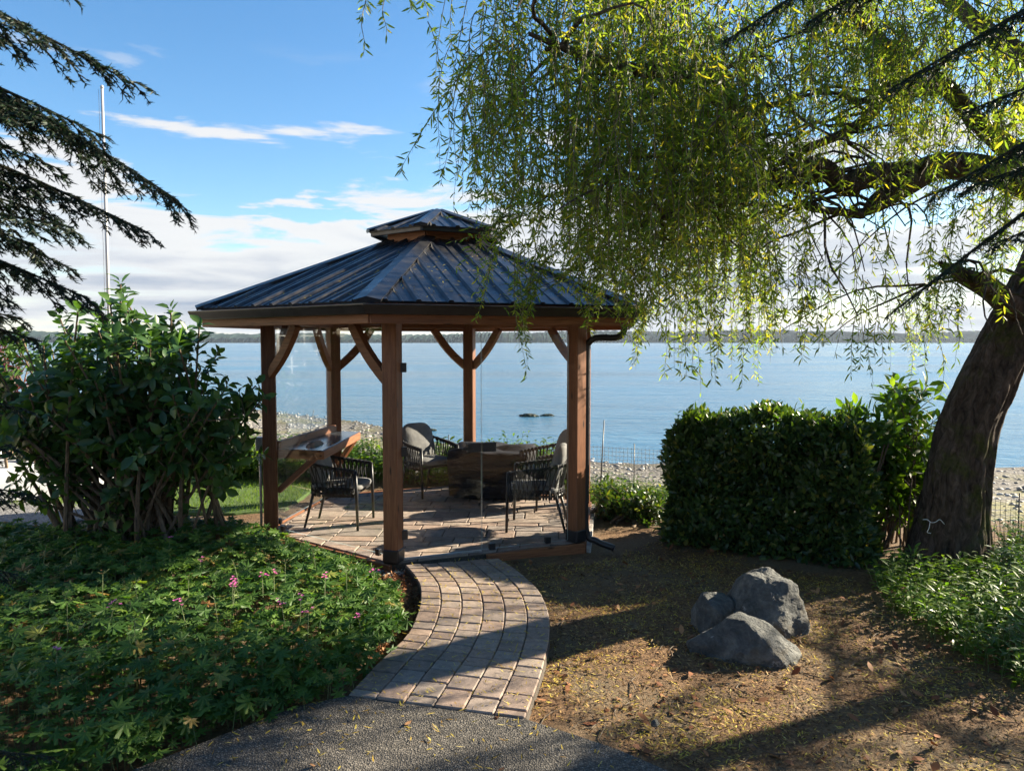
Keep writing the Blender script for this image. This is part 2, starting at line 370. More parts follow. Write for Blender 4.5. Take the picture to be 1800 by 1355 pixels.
# pebble beach takes over below the bank
geo = m.n('ShaderNodeNewGeometry'); sx = m.n('ShaderNodeSeparateXYZ'); m.l(geo.outputs['Position'], sx.inputs[0])
pb = m.vor(v, 13, out='Color'); pd = m.vor(v, 13); sp = m.n('ShaderNodeSeparateColor'); m.l(pb, sp.inputs[0])
pc = m.ramp(sp.outputs[0], [(0.0, (0.085, 0.078, 0.070)), (0.4, (0.21, 0.19, 0.165)), (0.75, (0.33, 0.29, 0.235)), (1.0, (0.52, 0.49, 0.44))])
pc = m.mix(m.ramp(pd, [(0.4, (0, 0, 0)), (0.8, (1, 1, 1))]), pc, (0.05, 0.045, 0.04))
weed = m.noise(v, 0.35, 6, 0.65); pc = m.mix(m.ramp(weed, [(0.50, (0, 0, 0)), (0.62, (0.85, 0.85, 0.85))]), pc, m.ramp(m.noise(v, 9, 4), [(0.3, (0.10, 0.105, 0.03)), (0.7, (0.28, 0.25, 0.10))]))
mr = m.n('ShaderNodeMapRange'); m.l(sx.outputs[2], mr.inputs[0]); mr.inputs[1].default_value = -0.62; mr.inputs[2].default_value = -0.45
fac = mr.outputs[0]
c = m.mix(fac, pc, c)
wet = m.n('ShaderNodeMapRange'); m.l(sx.outputs[2], wet.inputs[0]); wet.inputs[1].default_value = -1.28; wet.inputs[2].default_value = -1.12; wet.inputs[3].default_value = 0.45; wet.inputs[4].default_value = 1.0
wc = m.n('ShaderNodeCombineColor'); [m.l(wet.outputs[0], wc.inputs[i]) for i in range(3)]
c = m.mix(1.0, c, wc.outputs[0], 'MULTIPLY')
M['ground'] = m.done(m.pbr(c, 0.9, m.bump(m.mix(fac, m.math('SUBTRACT', 1.0, pd), n2), 0.8, 0.03), spec=0.25))
m = Mat('lawn'); v = m.coord(); M['lawn'] = m.done(m.pbr(m.ramp(m.noise(v, 30, 5), [(0.3, (0.035, 0.065, 0.012)), (0.7, (0.075, 0.13, 0.022))]), 0.9))
m = Mat('gravel_drive'); v = m.coord(); M['drive'] = m.done(m.pbr(m.ramp(m.vor(v, 40, out='Color'), [(0.0, (0.07, 0.07, 0.07)), (1.0, (0.22, 0.215, 0.21))]), 0.9, m.bump(m.vor(v, 40), 0.6, 0.02)))
m = Mat('sea_water'); v = m.coord('Object', (0.42, 1.0, 1.0))
w1 = m.noise(v, 0.55, 6, 0.60, 0.5); w2 = m.noise(v, 3.2, 4, 0.6, 0.3); w3 = m.noise(m.coord('Object', (0.10, 0.34, 1)), 0.16, 3)
h = m.math('ADD', m.math('MULTIPLY', w1, 0.55), m.math('MULTIPLY', w2, 0.22))
h = m.math('MULTIPLY', h, m.math('ADD', m.math('MULTIPLY', w3, 1.0), 0.45))
M['water'] = m.done(m.pbr((0.060, 0.155, 0.235), m.ramp(m.noise(m.coord('Object', (0.12, 0.6, 1)), 0.12, 4), [(0.35, (0.08,)*3), (0.65, (0.26,)*3)]), m.bump(h, 0.85, 0.55), spec=0.5, IOR=1.333))
m = Mat('far_forest'); v = m.coord('Object'); M['hill'] = m.done(m.pbr(m.ramp(m.noise(v, 0.03, 6, 0.7), [(0.3, (0.008, 0.018, 0.018)), (0.7, (0.024, 0.040, 0.036))]), 1.0, spec=0.0))
m = Mat('willow_bark'); v = m.coord('Object', (1, 1, 0.35)); b = m.noise(v, 16, 7, 0.68, 1.2); n2 = m.noise(m.coord(), 2.6, 5, 0.65)
c = m.ramp(b, [(0.30, (0.024, 0.017, 0.013)), (0.52, (0.105, 0.076, 0.058)), (0.75, (0.22, 0.165, 0.13))])
moss = m.ramp(m.noise(m.coord(), 45, 4), [(0.3, (0.035, 0.045, 0.008)), (0.7, (0.11, 0.12, 0.025))])
c = m.mix(m.ramp(n2, [(0.54, (0, 0, 0)), (0.66, (0.8, 0.8, 0.8))]), c, moss)
M['bark'] = m.done(m.pbr(c, 0.92, m.bump(b, 1.0, 0.06), spec=0.15))
m = Mat('shrub_bark'); v = m.coord('Object', (1, 1, .3)); M['stem'] = m.done(m.pbr(m.ramp(m.noise(v, 30, 5), [(0.3, (0.06, 0.04, 0.025)), (0.7, (0.21, 0.15, 0.095))]), 0.9, m.bump(m.noise(v, 60, 4), 0.6, 0.01)))
m = Mat('conifer_twig'); M['ctwig'] = m.done(m.pbr((0.022, 0.022, 0.013), 0.85, spec=0.2))
m = Mat('twig'); M['twig'] = m.done(m.pbr(m.ramp(m.rnd(), [(0, (0.055, 0.042, 0.018)), (1, (0.13, 0.11, 0.045))]), 0.7))
M['willow_leaf'] = leaf_mat('willow_leaf', [(0, (0.060, 0.120, 0.026)), (0.45, (0.102, 0.170, 0.032)), (0.85, (0.165, 0.215, 0.038)), (1, (0.28, 0.26, 0.042))], (2.9, 2.5, 0.8), 0.55, 0.5, 0.3)
M['shrub_leaf'] = leaf_mat('shrub_leaf', [(0, (0.030, 0.070, 0.024)), (0.6, (0.056, 0.120, 0.034)), (1, (0.10, 0.175, 0.040))], (1.9, 2.1, 0.6), 0.32, 0.38, 0.45)
M['hedge_leaf'] = leaf_mat('hedge_leaf', [(0, (0.022, 0.052, 0.018)), (0.7, (0.052, 0.098, 0.026)), (0.93, (0.11, 0.16, 0.035)), (1, (0.22, 0.19, 0.05))], (2.2, 2.2, 0.5), 0.30, 0.38, 0.5)
M['bright_leaf'] = leaf_mat('bright_leaf', [(0, (0.050, 0.115, 0.014)), (0.6, (0.085, 0.16, 0.020)), (1, (0.14, 0.21, 0.03))], (2.0, 2.0, 0.6), 0.45, 0.45, 0.35)
M['geranium_leaf'] = leaf_mat('geranium_leaf', [(0, (0.040, 0.095, 0.020)), (0.6, (0.070, 0.145, 0.026)), (0.90, (0.12, 0.20, 0.034)), (0.965, (0.20, 0.22, 0.05)), (1, (0.24, 0.10, 0.035))], (1.9, 2.1, 0.6), 0.35, 0.5, 0.3)
M['conifer'] = leaf_mat('conifer_needle', [(0, (0.007, 0.020, 0.014)), (0.7, (0.014, 0.034, 0.020)), (1, (0.030, 0.054, 0.024))], (1.5, 1.8, 0.6), 0.12, 0.55, 0.3)
M['grass'] = leaf_mat('grass_blade', [(0, (0.055, 0.115, 0.012)), (0.7, (0.10, 0.17, 0.02)), (1, (0.17, 0.21, 0.04))], (1.8, 1.8, 0.6), 0.4, 0.6, 0.2)
M['red_leaf'] = leaf_mat('maple_leaf', [(0, (0.05, 0.012, 0.016)), (1, (0.11, 0.025, 0.025))], (2.2, 0.9, 0.8), 0.3)
M['litter'] = leaf_mat('fallen_leaf', [(0, (0.22, 0.12, 0.03)), (0.4, (0.42, 0.30, 0.05)), (0.8, (0.58, 0.46, 0.07)), (1, (0.50, 0.42, 0.20))], (1.2, 1.1, 0.6), 0.15, 0.6, 0.2)
M['dead_leaf'] = leaf_mat('dead_leaf', [(0, (0.11, 0.04, 0.02)), (0.6, (0.24, 0.10, 0.045)), (1, (0.36, 0.20, 0.10))], (1.2, 0.9, 0.6), 0.1, 0.7, 0.2)
m = Mat('mulch_chip'); M['chip'] = m.done(m.pbr(m.ramp(m.rnd(), [(0, (0.035, 0.018, 0.010)), (0.5, (0.135, 0.070, 0.030)), (0.85, (0.30, 0.165, 0.068)), (1, (0.46, 0.30, 0.12))]), 0.9, spec=0.2))
m = Mat('pebble'); M['pebble'] = m.done(m.pbr(m.ramp(m.rnd(), [(0, (0.07, 0.068, 0.065)), (0.4, (0.19, 0.175, 0.155)), (0.8, (0.33, 0.30, 0.25)), (1, (0.58, 0.56, 0.52))]), 0.7))
m = Mat('flower'); M['petal'] = m.done(m.pbr(m.ramp(m.rnd(), [(0, (0.52, 0.06, 0.27)), (1, (0.78, 0.20, 0.48))]), 0.6))
m = Mat('stalk'); M['stalk'] = m.done(m.pbr((0.12, 0.15, 0.05), 0.7))
m = Mat('boulder'); v = m.coord(); n1 = m.noise(v, 5, 8, 0.7, 0.8); n2 = m.noise(v, 38, 5, 0.7); vn = m.noise(m.coord('Object', (1, 2.2, 1)), 2.2, 4, 0.5, 1.6)
c = m.ramp(n1, [(0.30, (0.035, 0.038, 0.039)), (0.5, (0.105, 0.109, 0.106)), (0.66, (0.20, 0.198, 0.185)), (0.78, (0.36, 0.35, 0.32))])
c = m.mix(0.6, c, m.ramp(n2, [(0.3, (0.5, 0.5, 0.5)), (0.7, (1.35, 1.35, 1.3))]), 'MULTIPLY')
c = m.mix(m.ramp(vn, [(0.607, (0, 0, 0)), (0.615, (0.7, 0.7, 0.7)), (0.623, (0, 0, 0))]), c, (0.42, 0.42, 0.41))
c = m.mix(m.ramp(m.noise(v, 3.1, 4), [(0.58, (0, 0, 0)), (0.7, (0.6, 0.6, 0.6))]), c, (0.16, 0.115, 0.06))
M['rock'] = m.done(m.pbr(c, 0.8, m.bump(m.mix(0.5, n1, n2), 1.0, 0.06), spec=0.3))
m = Mat('cushion_fabric'); v = m.coord('Object'); M['cushion'] = m.done(m.pbr(m.ramp(m.noise(v, 12, 4), [(0.3, (0.15, 0.15, 0.15)), (0.7, (0.22, 0.217, 0.213))]), 0.9, m.bump(m.noise(v, 9, 3), 0.35, 0.02), spec=0.15))
m = Mat('rope'); M['rope'] = m.done(m.pbr((0.022, 0.022, 0.025), 0.75, m.bump(m.noise(m.coord(), 160, 2), 0.5, 0.004), spec=0.3))
m = Mat('cover_fabric'); v = m.coord(); M['cover'] = m.done(m.pbr(m.ramp(m.noise(v, 4, 5), [(0.3, (0.008, 0.008, 0.010)), (0.7, (0.020, 0.020, 0.024))]), 0.75, m.bump(m.noise(m.coord('Object', (1, 1, 2.5)), 7, 5, 0.6, 0.8), 0.6, 0.03), spec=0.12))
m = Mat('bar_tile'); M['bar'] = m.done(m.pbr(m.ramp(m.noise(m.coord(), 5, 4), [(0.3, (0.030, 0.034, 0.040)), (0.7, (0.055, 0.060, 0.068))]), 0.22, spec=0.6))
m = Mat('concrete_curb'); M['curb'] = m.done(m.pbr(m.ramp(m.noise(m.coord(), 30, 6), [(0.3, (0.22, 0.20, 0.18)), (0.7, (0.42, 0.39, 0.36))]), 0.9, m.bump(m.noise(m.coord(), 80, 4), 0.4, 0.01)))
m = Mat('seaweed'); M['weed'] = m.done(m.pbr((0.02, 0.025, 0.008), 0.6))
# ------------------------------------------------------------------ the setting
SEA = -1.30
def shore_y(x): return np.interp(x, [-60, -12, -8, -5, -2.5, 0, 3.5, 7, 13, 60], [46, 37, 33, 29.5, 25, 22.5, 20.8, 20.2, 20, 24])
def bank_y(x): return np.interp(x, [-30, -6, -4, 0.6, 2.0, 3.4, 8, 30], [12.5, 12.2, 11.9, 11.6, 10.6, 9.0, 8.6, 8.6])
def ground_z(x, y):
    x = np.asarray(x, float); y = np.asarray(y, float)
    g = -0.075 + 0.012 * wob(x, y, 1.7) + 0.006 * wob(x, y, 6.0, 2.0)
    g = g - 0.05 * np.clip((y - 6.0) / 2.0, 0, 1) * np.clip((x - 0.2) / 0.8, 0, 1)
    g = g + np.clip((x - 2.0) / 5, 0, 1) * 0.10 * np.clip((6.5 - y) / 3, 0, 1)
    t = np.clip((y - bank_y(x)) / 1.6, 0, 1); t = t * t * (3 - 2 * t)
    beach = SEA + 0.035 * (shore_y(x) - y) + 0.05 * wob(x, y, 0.5) + 0.02 * wob(x, y, 2.1, 1.0)
    beach = np.where(y > shore_y(x), SEA - 0.05 - 0.05 * (y - shore_y(x)), beach)
    return np.maximum(g * (1 - t) + beach * t, -9.0)
def gz(x, y): return float(ground_z(x, y))
xs = np.unique(np.concatenate([np.linspace(-9, 9, 120), np.linspace(-60, -9, 36), np.linspace(9, 60, 36), [-400, -150, -90, 90, 150, 400]]))
ys = np.unique(np.concatenate([np.linspace(-12, 2, 25), np.linspace(2, 13.5, 110), np.linspace(13.5, 48, 80), [60, 90, 200]]))
X, Y = np.meshgrid(xs, ys); Z = ground_z(X, Y)
i = np.arange(X.size).reshape(X.shape); F = np.stack([i[:-1, :-1], i[:-1, 1:], i[1:, 1:], i[1:, :-1]], -1).reshape(-1, 4)
tag(tri_mesh('ground', np.stack([X, Y, Z], -1).reshape(-1, 3), F, M['ground'], smooth=True), 'brown mulch garden ground running down to the pebble beach', 'ground', kind='structure')
mb = MB(); mb.add([(-3500, 16, SEA), (3500, 16, SEA), (3500, 3400, SEA), (-3500, 3400, SEA)], [(0, 1, 2, 3)])
tag(mb.build('water', M['water']), 'rippled blue sea stretching to the far shore', 'water', kind='structure')
# far shore: two wooded ridges with an uneven tree line
def ridge(name, y, h0, amp, ph, x0, x1, depth, label):
    n = 900; x = np.linspace(x0, x1, n); r = np.random.default_rng(int(y))
    env = np.clip((x - x0) / 260, 0, 1) * np.clip((x1 - x) / 260, 0, 1)
    prof = (h0 + amp * wob(x * 0.0024, x * 0 + ph, 1.0, ph) + 0.35 * amp * wob(x * 0.012, x * 0, 1.0, ph + 2)) * env
    jag = r.uniform(0, 7, n) * (r.random(n) > 0.3) * env
    V = []; 
    for k, (dy, f) in enumerate(((0, 0.0), (15, 0.5), (70, 0.82), (depth, 1.0), (depth * 2, 0.0))):
        zz = SEA - 0.5 + prof * f + (jag * (1 if k in (1, 2, 3) else 0)) + (r.uniform(-2, 2, n) if k in (1, 2) else 0) * env
        V.append(np.stack([x, y + dy + r.uniform(-6, 6, n), zz], -1))
    V = np.concatenate(V); i = np.arange(5 * n).reshape(5, n)
    F = np.stack([i[:-1, :-1], i[:-1, 1:], i[1:, 1:], i[1:, :-1]], -1).reshape(-1, 4)
    tag(tri_mesh(name, V, F, M['hill']), label, 'hill', kind='structure')
ridge('hills', 2500, 30, 7, 0.4, -2900, 2900, 160, 'low wooded hills along the far shore')
ridge('hills', 3050, 44, 12, 2.0, -600, 3300, 200, 'higher wooded ridge behind the far shore')
# ------------------------------------------------------------------ foreground concrete and paver path
con = [(-6, 1.0), (5.0, 1.0)] + [tuple(G(px, py).xy) for px, py in ((1800, 1520), (1500, 1440), (1330, 1400), (1180, 1350), (1090, 1312), (1010, 1285), (925, 1258), (613, 1217), (520, 1236), (400, 1282), (250, 1340), (100, 1400))] + [(-3.2, 2.9), (-6, 2.6)]
mb = MB(); mb.prism(con, -0.12, -0.012); tag(mb.build('concrete_path', M['aggregate'], bevel=0.008), 'exposed aggregate concrete path', 'path', kind='structure')
Rt = [(877, 980), (920, 1010), (947, 1037), (963, 1070), (967, 1110), (960, 1150), (948, 1193), (923, 1260)]
Lf = [(712, 993), (728, 1010), (738, 1030), (738, 1060), (727, 1093), (708, 1123), (667, 1160), (611, 1219)]
Rt = catmull([G(*p) for p in Rt], 8); Lf = catmull([G(*p) for p in Lf], 8)
path = thing('paver_path', 'curving path of square tan concrete pavers leading to the glass doors', 'path', (G(800, 1100).x, G(800, 1100).y, 0)); path['kind'] = 'structure'
mb = MB(); ring = [p for p in Rt] + [p for p in reversed(Lf)]; mb.prism([(p.x, p.y) for p in ring], -0.11, -0.016); mb.build('joint_bed', M['joint'], path)
def path_pt(u, t):
    f = t * (len(Rt) - 1); k = min(int(f), len(Rt) - 2); f -= k
    a = Lf[k].lerp(Lf[k + 1], f); b = Rt[k].lerp(Rt[k + 1], f); return a.lerp(b, u)
NC = 6; plen = sum((path_pt(.5, (k + 1) / 60) - path_pt(.5, k / 60)).length for k in range(60))
for c in range(NC):
    t = 0.0; first = True
    while t < 0.999:
        L = random.choice((0.145, 0.15, 0.15, 0.205)) * (0.55 if first and c % 2 else 1); first = False
        wloc = (path_pt((c + 1) / NC, t) - path_pt(c / NC, t)).length
        t2 = min(1.0, t + L / plen)
        if 1 - t2 < 0.02: t2 = 1.0
        g = 0.0035; u0, u1 = c / NC + g, (c + 1) / NC - g; a, b = t + 0.0016, t2 - 0.0016
        P = [path_pt(u0, a), path_pt(u1, a), path_pt(u1, b), path_pt(u0, b)]
        ctr = sum(P, Vector()) / 4; dz = random.uniform(-0.003, 0.004); tilt = (random.uniform(-.012, .012), random.uniform(-.012, .012))
        mb = MB(); lo = [(p - ctr) for p in P]
        vs = [(p.x, p.y, -0.06) for p in lo] + [(p.x, p.y, dz + p.x * tilt[0] + p.y * tilt[1]) for p in lo]
        mb.add(vs, [(3, 2, 1, 0) if False else (0, 1, 2, 3), (7, 6, 5, 4), (0, 4, 5, 1), (1, 5, 6, 2), (2, 6, 7, 3), (3, 7, 4, 0)])
        mb.build('paver', M['paver'], path, Matrix.Translation(ctr), 0.006)
        t = t2
# lawn and gravel drive on the far left
lawn = [(-7.5, 9.6), (-4.9, 9.0), (-3.3, 8.9), (-2.75, 9.1), (-2.75, 10.6), (-3.4, 11.4), (-5.5, 11.6), (-7.5, 11.4)]
mb = MB(); mb.prism(lawn, -0.3, -0.045); tag(mb.build('lawn', M['lawn'], bevel=0.02), 'small strip of lawn beside the gazebo', 'lawn', kind='structure')
drive = [(-11, 7.7), (-5.3, 8.1), (-4.6, 8.9), (-5.0, 9.3), (-7.6, 9.9), (-8, 12.2), (-14, 12.4), (-14, 8)]
mb = MB(); mb.prism(drive, -0.3, -0.030); tag(mb.build('gravel_drive', M['drive'], bevel=0.01), 'grey gravel drive beyond the big shrub', 'driveway', kind='structure')
# ------------------------------------------------------------------ gazebo
GC = Vector((-0.83, 8.595, 0)); GR = 1.85; GROT = R_(262.47)
def hexp(i, r, z=0.0): a = GROT + i * PI / 3; return Vector((GC.x + r * math.cos(a), GC.y + r * math.sin(a), z))
gaz = thing('gazebo', 'six sided cedar gazebo with dark metal roof and glass walls', 'gazebo', (GC.x, GC.y, 0))
F_, R__, BR, B1, B2, L_ = range(6)
# floor
floor = thing('patio_floor', 'stone paved hexagonal floor under the gazebo', 'patio', (GC.x, GC.y, -0.02)); floor['kind'] = 'structure'
mb = MB(); mb.prism([tuple(hexp(i, GR + 0.05).xy) for i in range(6)], -0.20, -0.012); mb.build('joint_bed', M['joint'], floor)
hexpoly = [hexp(i, GR + 0.03).xy for i in range(6)]
def clip(poly):
    out = poly
    for i in range(6):
        a, b = hexpoly[i], hexpoly[(i + 1) % 6]; e = b - a; src = out; out = []
        if not src: return []
        ins = lambda p: e.x * (p[1] - a.y) - e.y * (p[0] - a.x) >= 0
        for j in range(len(src)):
            p, q = src[j], src[(j + 1) % len(src)]
            if ins(p): out.append(p)
            if ins(p) != ins(q):
                d1 = e.x * (p[1] - a.y) - e.y * (p[0] - a.x); d2 = e.x * (q[1] - a.y) - e.y * (q[0] - a.x); t = d1 / (d1 - d2)
                out.append((p[0] + (q[0] - p[0]) * t, p[1] + (q[1] - p[1]) * t))
    return out
y = GC.y - 2.0; row = 0; rot = Matrix.Rotation(R_(-3), 2)
while y < GC.y + 2.0:
    dy = (0.20, 0.30, 0.20, 0.15)[row % 4]; x = GC.x - 2.2 - random.uniform(0, 0.4)
    while x < GC.x + 2.2:
        dx = random.choice((0.20, 0.30, 0.30, 0.40, 0.45)); g = 0.006
        q = [(x + g, y + g), (x + dx - g, y + g), (x + dx - g, y + dy - g), (x + g, y + dy - g)]
        jit = [(a + random.uniform(-.004, .004), b + random.uniform(-.004, .004)) for a, b in q]
        pr = [tuple(rot @ Vector((a - GC.x, b - GC.y)) + GC.xy) for a, b in jit]
        cp = clip(pr)
        if len(cp) >= 3:
            cx = sum(p[0] for p in cp) / len(cp); cy = sum(p[1] for p in cp) / len(cp)
            ar = abs(sum(cp[k][0] * cp[(k + 1) % len(cp)][1] - cp[(k + 1) % len(cp)][0] * cp[k][1] for k in range(len(cp)))) / 2
            if ar > 0.002:
                mb = MB(); mb.prism([(a - cx, b - cy) for a, b in cp], -0.05, random.uniform(-0.004, 0.003))
                mb.build('paving_slab', M['slab'], floor, Matrix.Translation((cx, cy, 0)), 0.005)
        x += dx
    y += dy; row += 1
# rim boards round the pad (open at the door half of F-R)
for i in range(6):
    a, b = hexp(i, GR + 0.10, -0.10), hexp(i + 1, GR + 0.10, -0.10)
    if i == F_: a = a.lerp(b, 0.47)
    beam('rim_board', a, b, 0.045, 0.20, M['cedar'], gaz)
a, b = hexp(R__, GR + 0.13, -0.12), hexp(BR, GR + 0.13, -0.12)
beam('stone_edging', a.lerp(b, 0.02), b, 0.08, 0.18, M['curb'], gaz)
PT = 2.165                                            # underside of the header beams
posts = []
for i in range(6):
    p = hexp(i, GR); out = (p - GC).normalized(); rz = math.atan2(out.y, out.x)
    m = MB(); m.box((0, -0.07, -0.07), (PT + 0.18, 0.07, 0.07))
    Mx = Matrix.Translation((p.x, p.y, 0.0)) @ Matrix.Rotation(rz - R_(8), 4, 'Z') @ Matrix.Rotation(-PI / 2, 4, 'Y')
    post = m.build('post', M['cedar'], gaz, Mx, 0.008); posts.append(post)
    if i in (F_, R__): m = MB(); m.box((0.002, -0.078, -0.078), (0.13, 0.078, 0.078)); m.build('post_shoe', M['black'], post, Mx, 0.012)
Z1 = Vector((0, 0, 1))
for i in range(6):                                   # header beams and braces
    a, b = hexp(i, GR + 0.02), hexp(i + 1, GR + 0.02); d = (b - a).normalized()
    beam('header_beam', a + d * 0.05 + Z1 * (PT + 0.09), b - d * 0.05 + Z1 * (PT + 0.09), 0.09, 0.17, M['cedar'], gaz)
    for base, s in ((a, 1), (b, -1)) if i != F_ else ():
        pts = []
        for k in range(7):                           # arched knee brace
            t = k / 6; bow = 0.035 * math.sin(PI * t)
            pts.append((0.06 + 0.46 * t + bow * 0.7, PT - 0.52 + 0.52 * t - bow * 0.7))
        wdt = 0.055; poly = [(u - wdt * 0.7, v + wdt * 0.7) for u, v in pts] + [(u + wdt * 0.55, v - wdt * 0.55) for u, v in reversed(pts)]
        poly = [(max(u, 0.062), min(v, PT + 0.02)) for u, v in poly]
        Mx = Matrix.Translation(base) @ Matrix((d * s, Z1, (d * s).cross(Z1))).transposed().to_4x4()
        m = MB(); m.prism(poly, -0.035, 0.035); m.build('knee_brace', M['cedar'], gaz, Mx, 0.004)
# roof: six metal faces with ribs, hip caps, fascia, gutters, soffit boards, cupola
RE, ZE, RT, ZT = GR + 0.67, 2.325, 0.50, 3.105
def roof_face(i, re, ze, rt, zt, nr, parent, name='roof_sheet'):
    a, b, c, d = hexp(i, re, ze), hexp(i + 1, re, ze), hexp(i + 1, rt, zt), hexp(i, rt, zt)
    n = (b - a).cross(d - a).normalized(); e = (b - a).normalized(); u = n.cross(e)
    m = MB(); th = n * -0.018
    m.add([a, b, c, d, a + th, b + th, c + th, d + th], [(0, 1, 2, 3), (7, 6, 5, 4), (0, 4, 5, 1), (1, 5, 6, 2), (2, 6, 7, 3), (3, 7, 4, 0)])
    sheet = m.build(name, M['roof'], parent)
    L = (b - a).length; H = (d - a).dot(u); inset = (d - a).dot(e)
    for k in range(nr):
        x = L * (k + 0.5) / nr
        for off, rw, rh in ((0, 0.032, 0.022), (0.5, 0.016, 0.007)):
            xx = x + off * L / nr
            top = min(1.0, min(xx, L - xx) / max(inset, 1e-6)) * H - 0.06
            if top < 0.08: continue
            p0 = a + e * xx - u * 0.02 + n * 0.001; p1 = a + e * xx + u * top + n * 0.001
            Mx, ln = frame(p0, p1, n); m = MB()
            m.add([(0, -rw, 0), (0, -rw * .45, rh), (0, rw * .45, rh), (0, rw, 0), (ln, -rw, 0), (ln, -rw * .45, rh), (ln, rw * .45, rh), (ln, rw, 0)],
                  [(0, 4, 5, 1), (1, 5, 6, 2), (2, 6, 7, 3), (0, 1, 2, 3), (7, 6, 5, 4)])
            m.build('rib', M['roof'], sheet, Mx)
    for sx in range(3 * nr):                          # screws along the eave and half way
        pass
    return sheet, n
def hip_cap(i, re, ze, rt, zt, w, parent):
    a, b = hexp(i, re + 0.015, ze), hexp(i, rt, zt)
    n0 = (hexp(i + 1, re, ze) - hexp(i, re, ze)).cross(hexp(i, rt, zt) - hexp(i, re, ze)).normalized()
    n1 = (hexp(i, re, ze) - hexp(i - 1, re, ze)).cross(hexp(i - 1, rt, zt) - hexp(i - 1, re, ze)).normalized()
    ax = (b - a).normalized(); m = MB(); up = (n0 + n1).normalized() * 0.032
    s0 = ax.cross(n0).normalized(); s1 = ax.cross(n1).normalized()
    if s0.dot(hexp(i + 1, 1) - hexp(i, 1)) < 0: s0 = -s0
    if s1.dot(hexp(i - 1, 1) - hexp(i, 1)) < 0: s1 = -s1
    A0, B0 = a + up, b + up; l0, l1 = n0 * 0.026, n1 * 0.026
    V = [A0, B0, a + s0 * w + l0, b + s0 * w * .8 + l0, a + s1 * w + l1, b + s1 * w * .8 + l1, a + s0 * w + n0 * .003, b + s0 * w * .8 + n0 * .003, a + s1 * w + n1 * .003, b + s1 * w * .8 + n1 * .003]
    m.add(V, [(0, 2, 3, 1), (0, 1, 5, 4), (2, 6, 7, 3), (4, 5, 9, 8), (0, 4, 8, 6, 2)])
    return m.build('hip_cap', M['roof'], parent)
for i in range(6):
    roof_face(i, RE, ZE, RT, ZT, 9, gaz); hip_cap(i, RE, ZE, RT, ZT, 0.115, gaz)
    a, b = hexp(i, RE - 0.015, ZE), hexp(i + 1, RE - 0.015, ZE); d = (b - a).normalized(); o = Vector((d.y, -d.x, 0))
    # K-profile gutter and wood fascia under it
    prof = [(0.0, 0.0), (0.095, 0.0), (0.095, -0.014), (0.085, -0.03), (0.062, -0.085), (0.0, -0.085)]
    k = math.tan(PI / 6)
    m = MB(); n = len(prof)
    V = [a + o * q - d * (q * k) + Z1 * (r - 0.028) for q, r in prof] + [b + o * q + d * (q * k) + Z1 * (r - 0.028) for q, r in prof]
    m.add(V, [(j, n + j, n + (j + 1) % n, (j + 1) % n) for j in range(n)] + [tuple(range(n)), tuple(reversed(range(n, 2 * n)))])
    gut = m.build('gutter', M['gutter'], gaz, None, 0.004)
    a2, b2 = hexp(i, RE - 0.05, ZE - 0.112), hexp(i + 1, RE - 0.05, ZE - 0.112)
    beam('fascia_board', a2, b2, 0.03, 0.15, M['cedar'], gaz)
    # soffit boards and rafter under the sheet
    beam('rafter', hexp(i, GR + 0.60, ZE - 0.07), hexp(i, 0.45, ZT - 0.07), 0.07, 0.10, M['cedar'], gaz)
    for t in (0.33, 0.67):
        pa = hexp(i, RE - .06, ZE - .06).lerp(hexp(i + 1, RE - .06, ZE - .06), t); pb = hexp(i, 0.5, ZT - .06).lerp(hexp(i + 1, 0.5, ZT - .06), t)
        beam('rafter', pa, pb, 0.05, 0.09, M['cedar'], gaz)
    # cupola neck
    beam('cupola_board', hexp(i, 0.56, 3.10), hexp(i + 1, 0.56, 3.10), 0.04, 0.16, M['cedar'], gaz)
    roof_face(i, 0.78, 3.185, 0.03, 3.45, 3, gaz, 'cupola_sheet'); hip_cap(i, 0.78, 3.185, 0.05, 3.445, 0.07, gaz)
    beam('cupola_fascia', hexp(i, 0.755, 3.155), hexp(i + 1, 0.755, 3.155), 0.02, 0.05, M['gutter'], gaz)
# downpipe on the right side
rc = hexp(R__, RE - 0.06, ZE - 0.12); br = hexp(BR, GR + 0.16)
pts = catmull([rc + Vector((-.02, .35, 0)), rc + Vector((-.02, .35, -.10)), rc + Vector((-.08, .40, -.17)), hexp(R__, GR + .22, 2.03) + Vector((0.02, .12, 0)), hexp(R__, GR + 0.14, 1.98) + Vector((.01, .10, 0)), hexp(R__, GR + 0.12, 1.90) + Vector((.01, .11, 0)), hexp(R__, GR + 0.12, 0.9) + Vector((.01, .11, 0)), hexp(R__, GR + 0.12, 0.12) + Vector((.01, .11, 0)), hexp(R__, GR + 0.20, 0.0) + Vector((.05, .14, 0)), hexp(R__, GR + 0.38, -0.06) + Vector((.08, .2, 0))], 5)
m = MB(); m.tube(pts, 0.032, 10); m.build('downpipe', M['gutter'], gaz)
# conduit and box on the left post
lp = hexp(L_, GR + 0.10)
m = MB(); m.tube([lp + Vector((-.03, 0, -.1)), lp + Vector((0, 0, .1)), lp + Vector((0, 0, .5)), lp + Vector((0, 0, .9))], 0.014, 8); m.build('conduit', M['galv'], gaz)
m = MB(); m.box((-.035, -.035, .86), (.035, .035, 1.0)); m.build('outlet_box', M['galv'], gaz, Matrix.Translation(lp), 0.006)
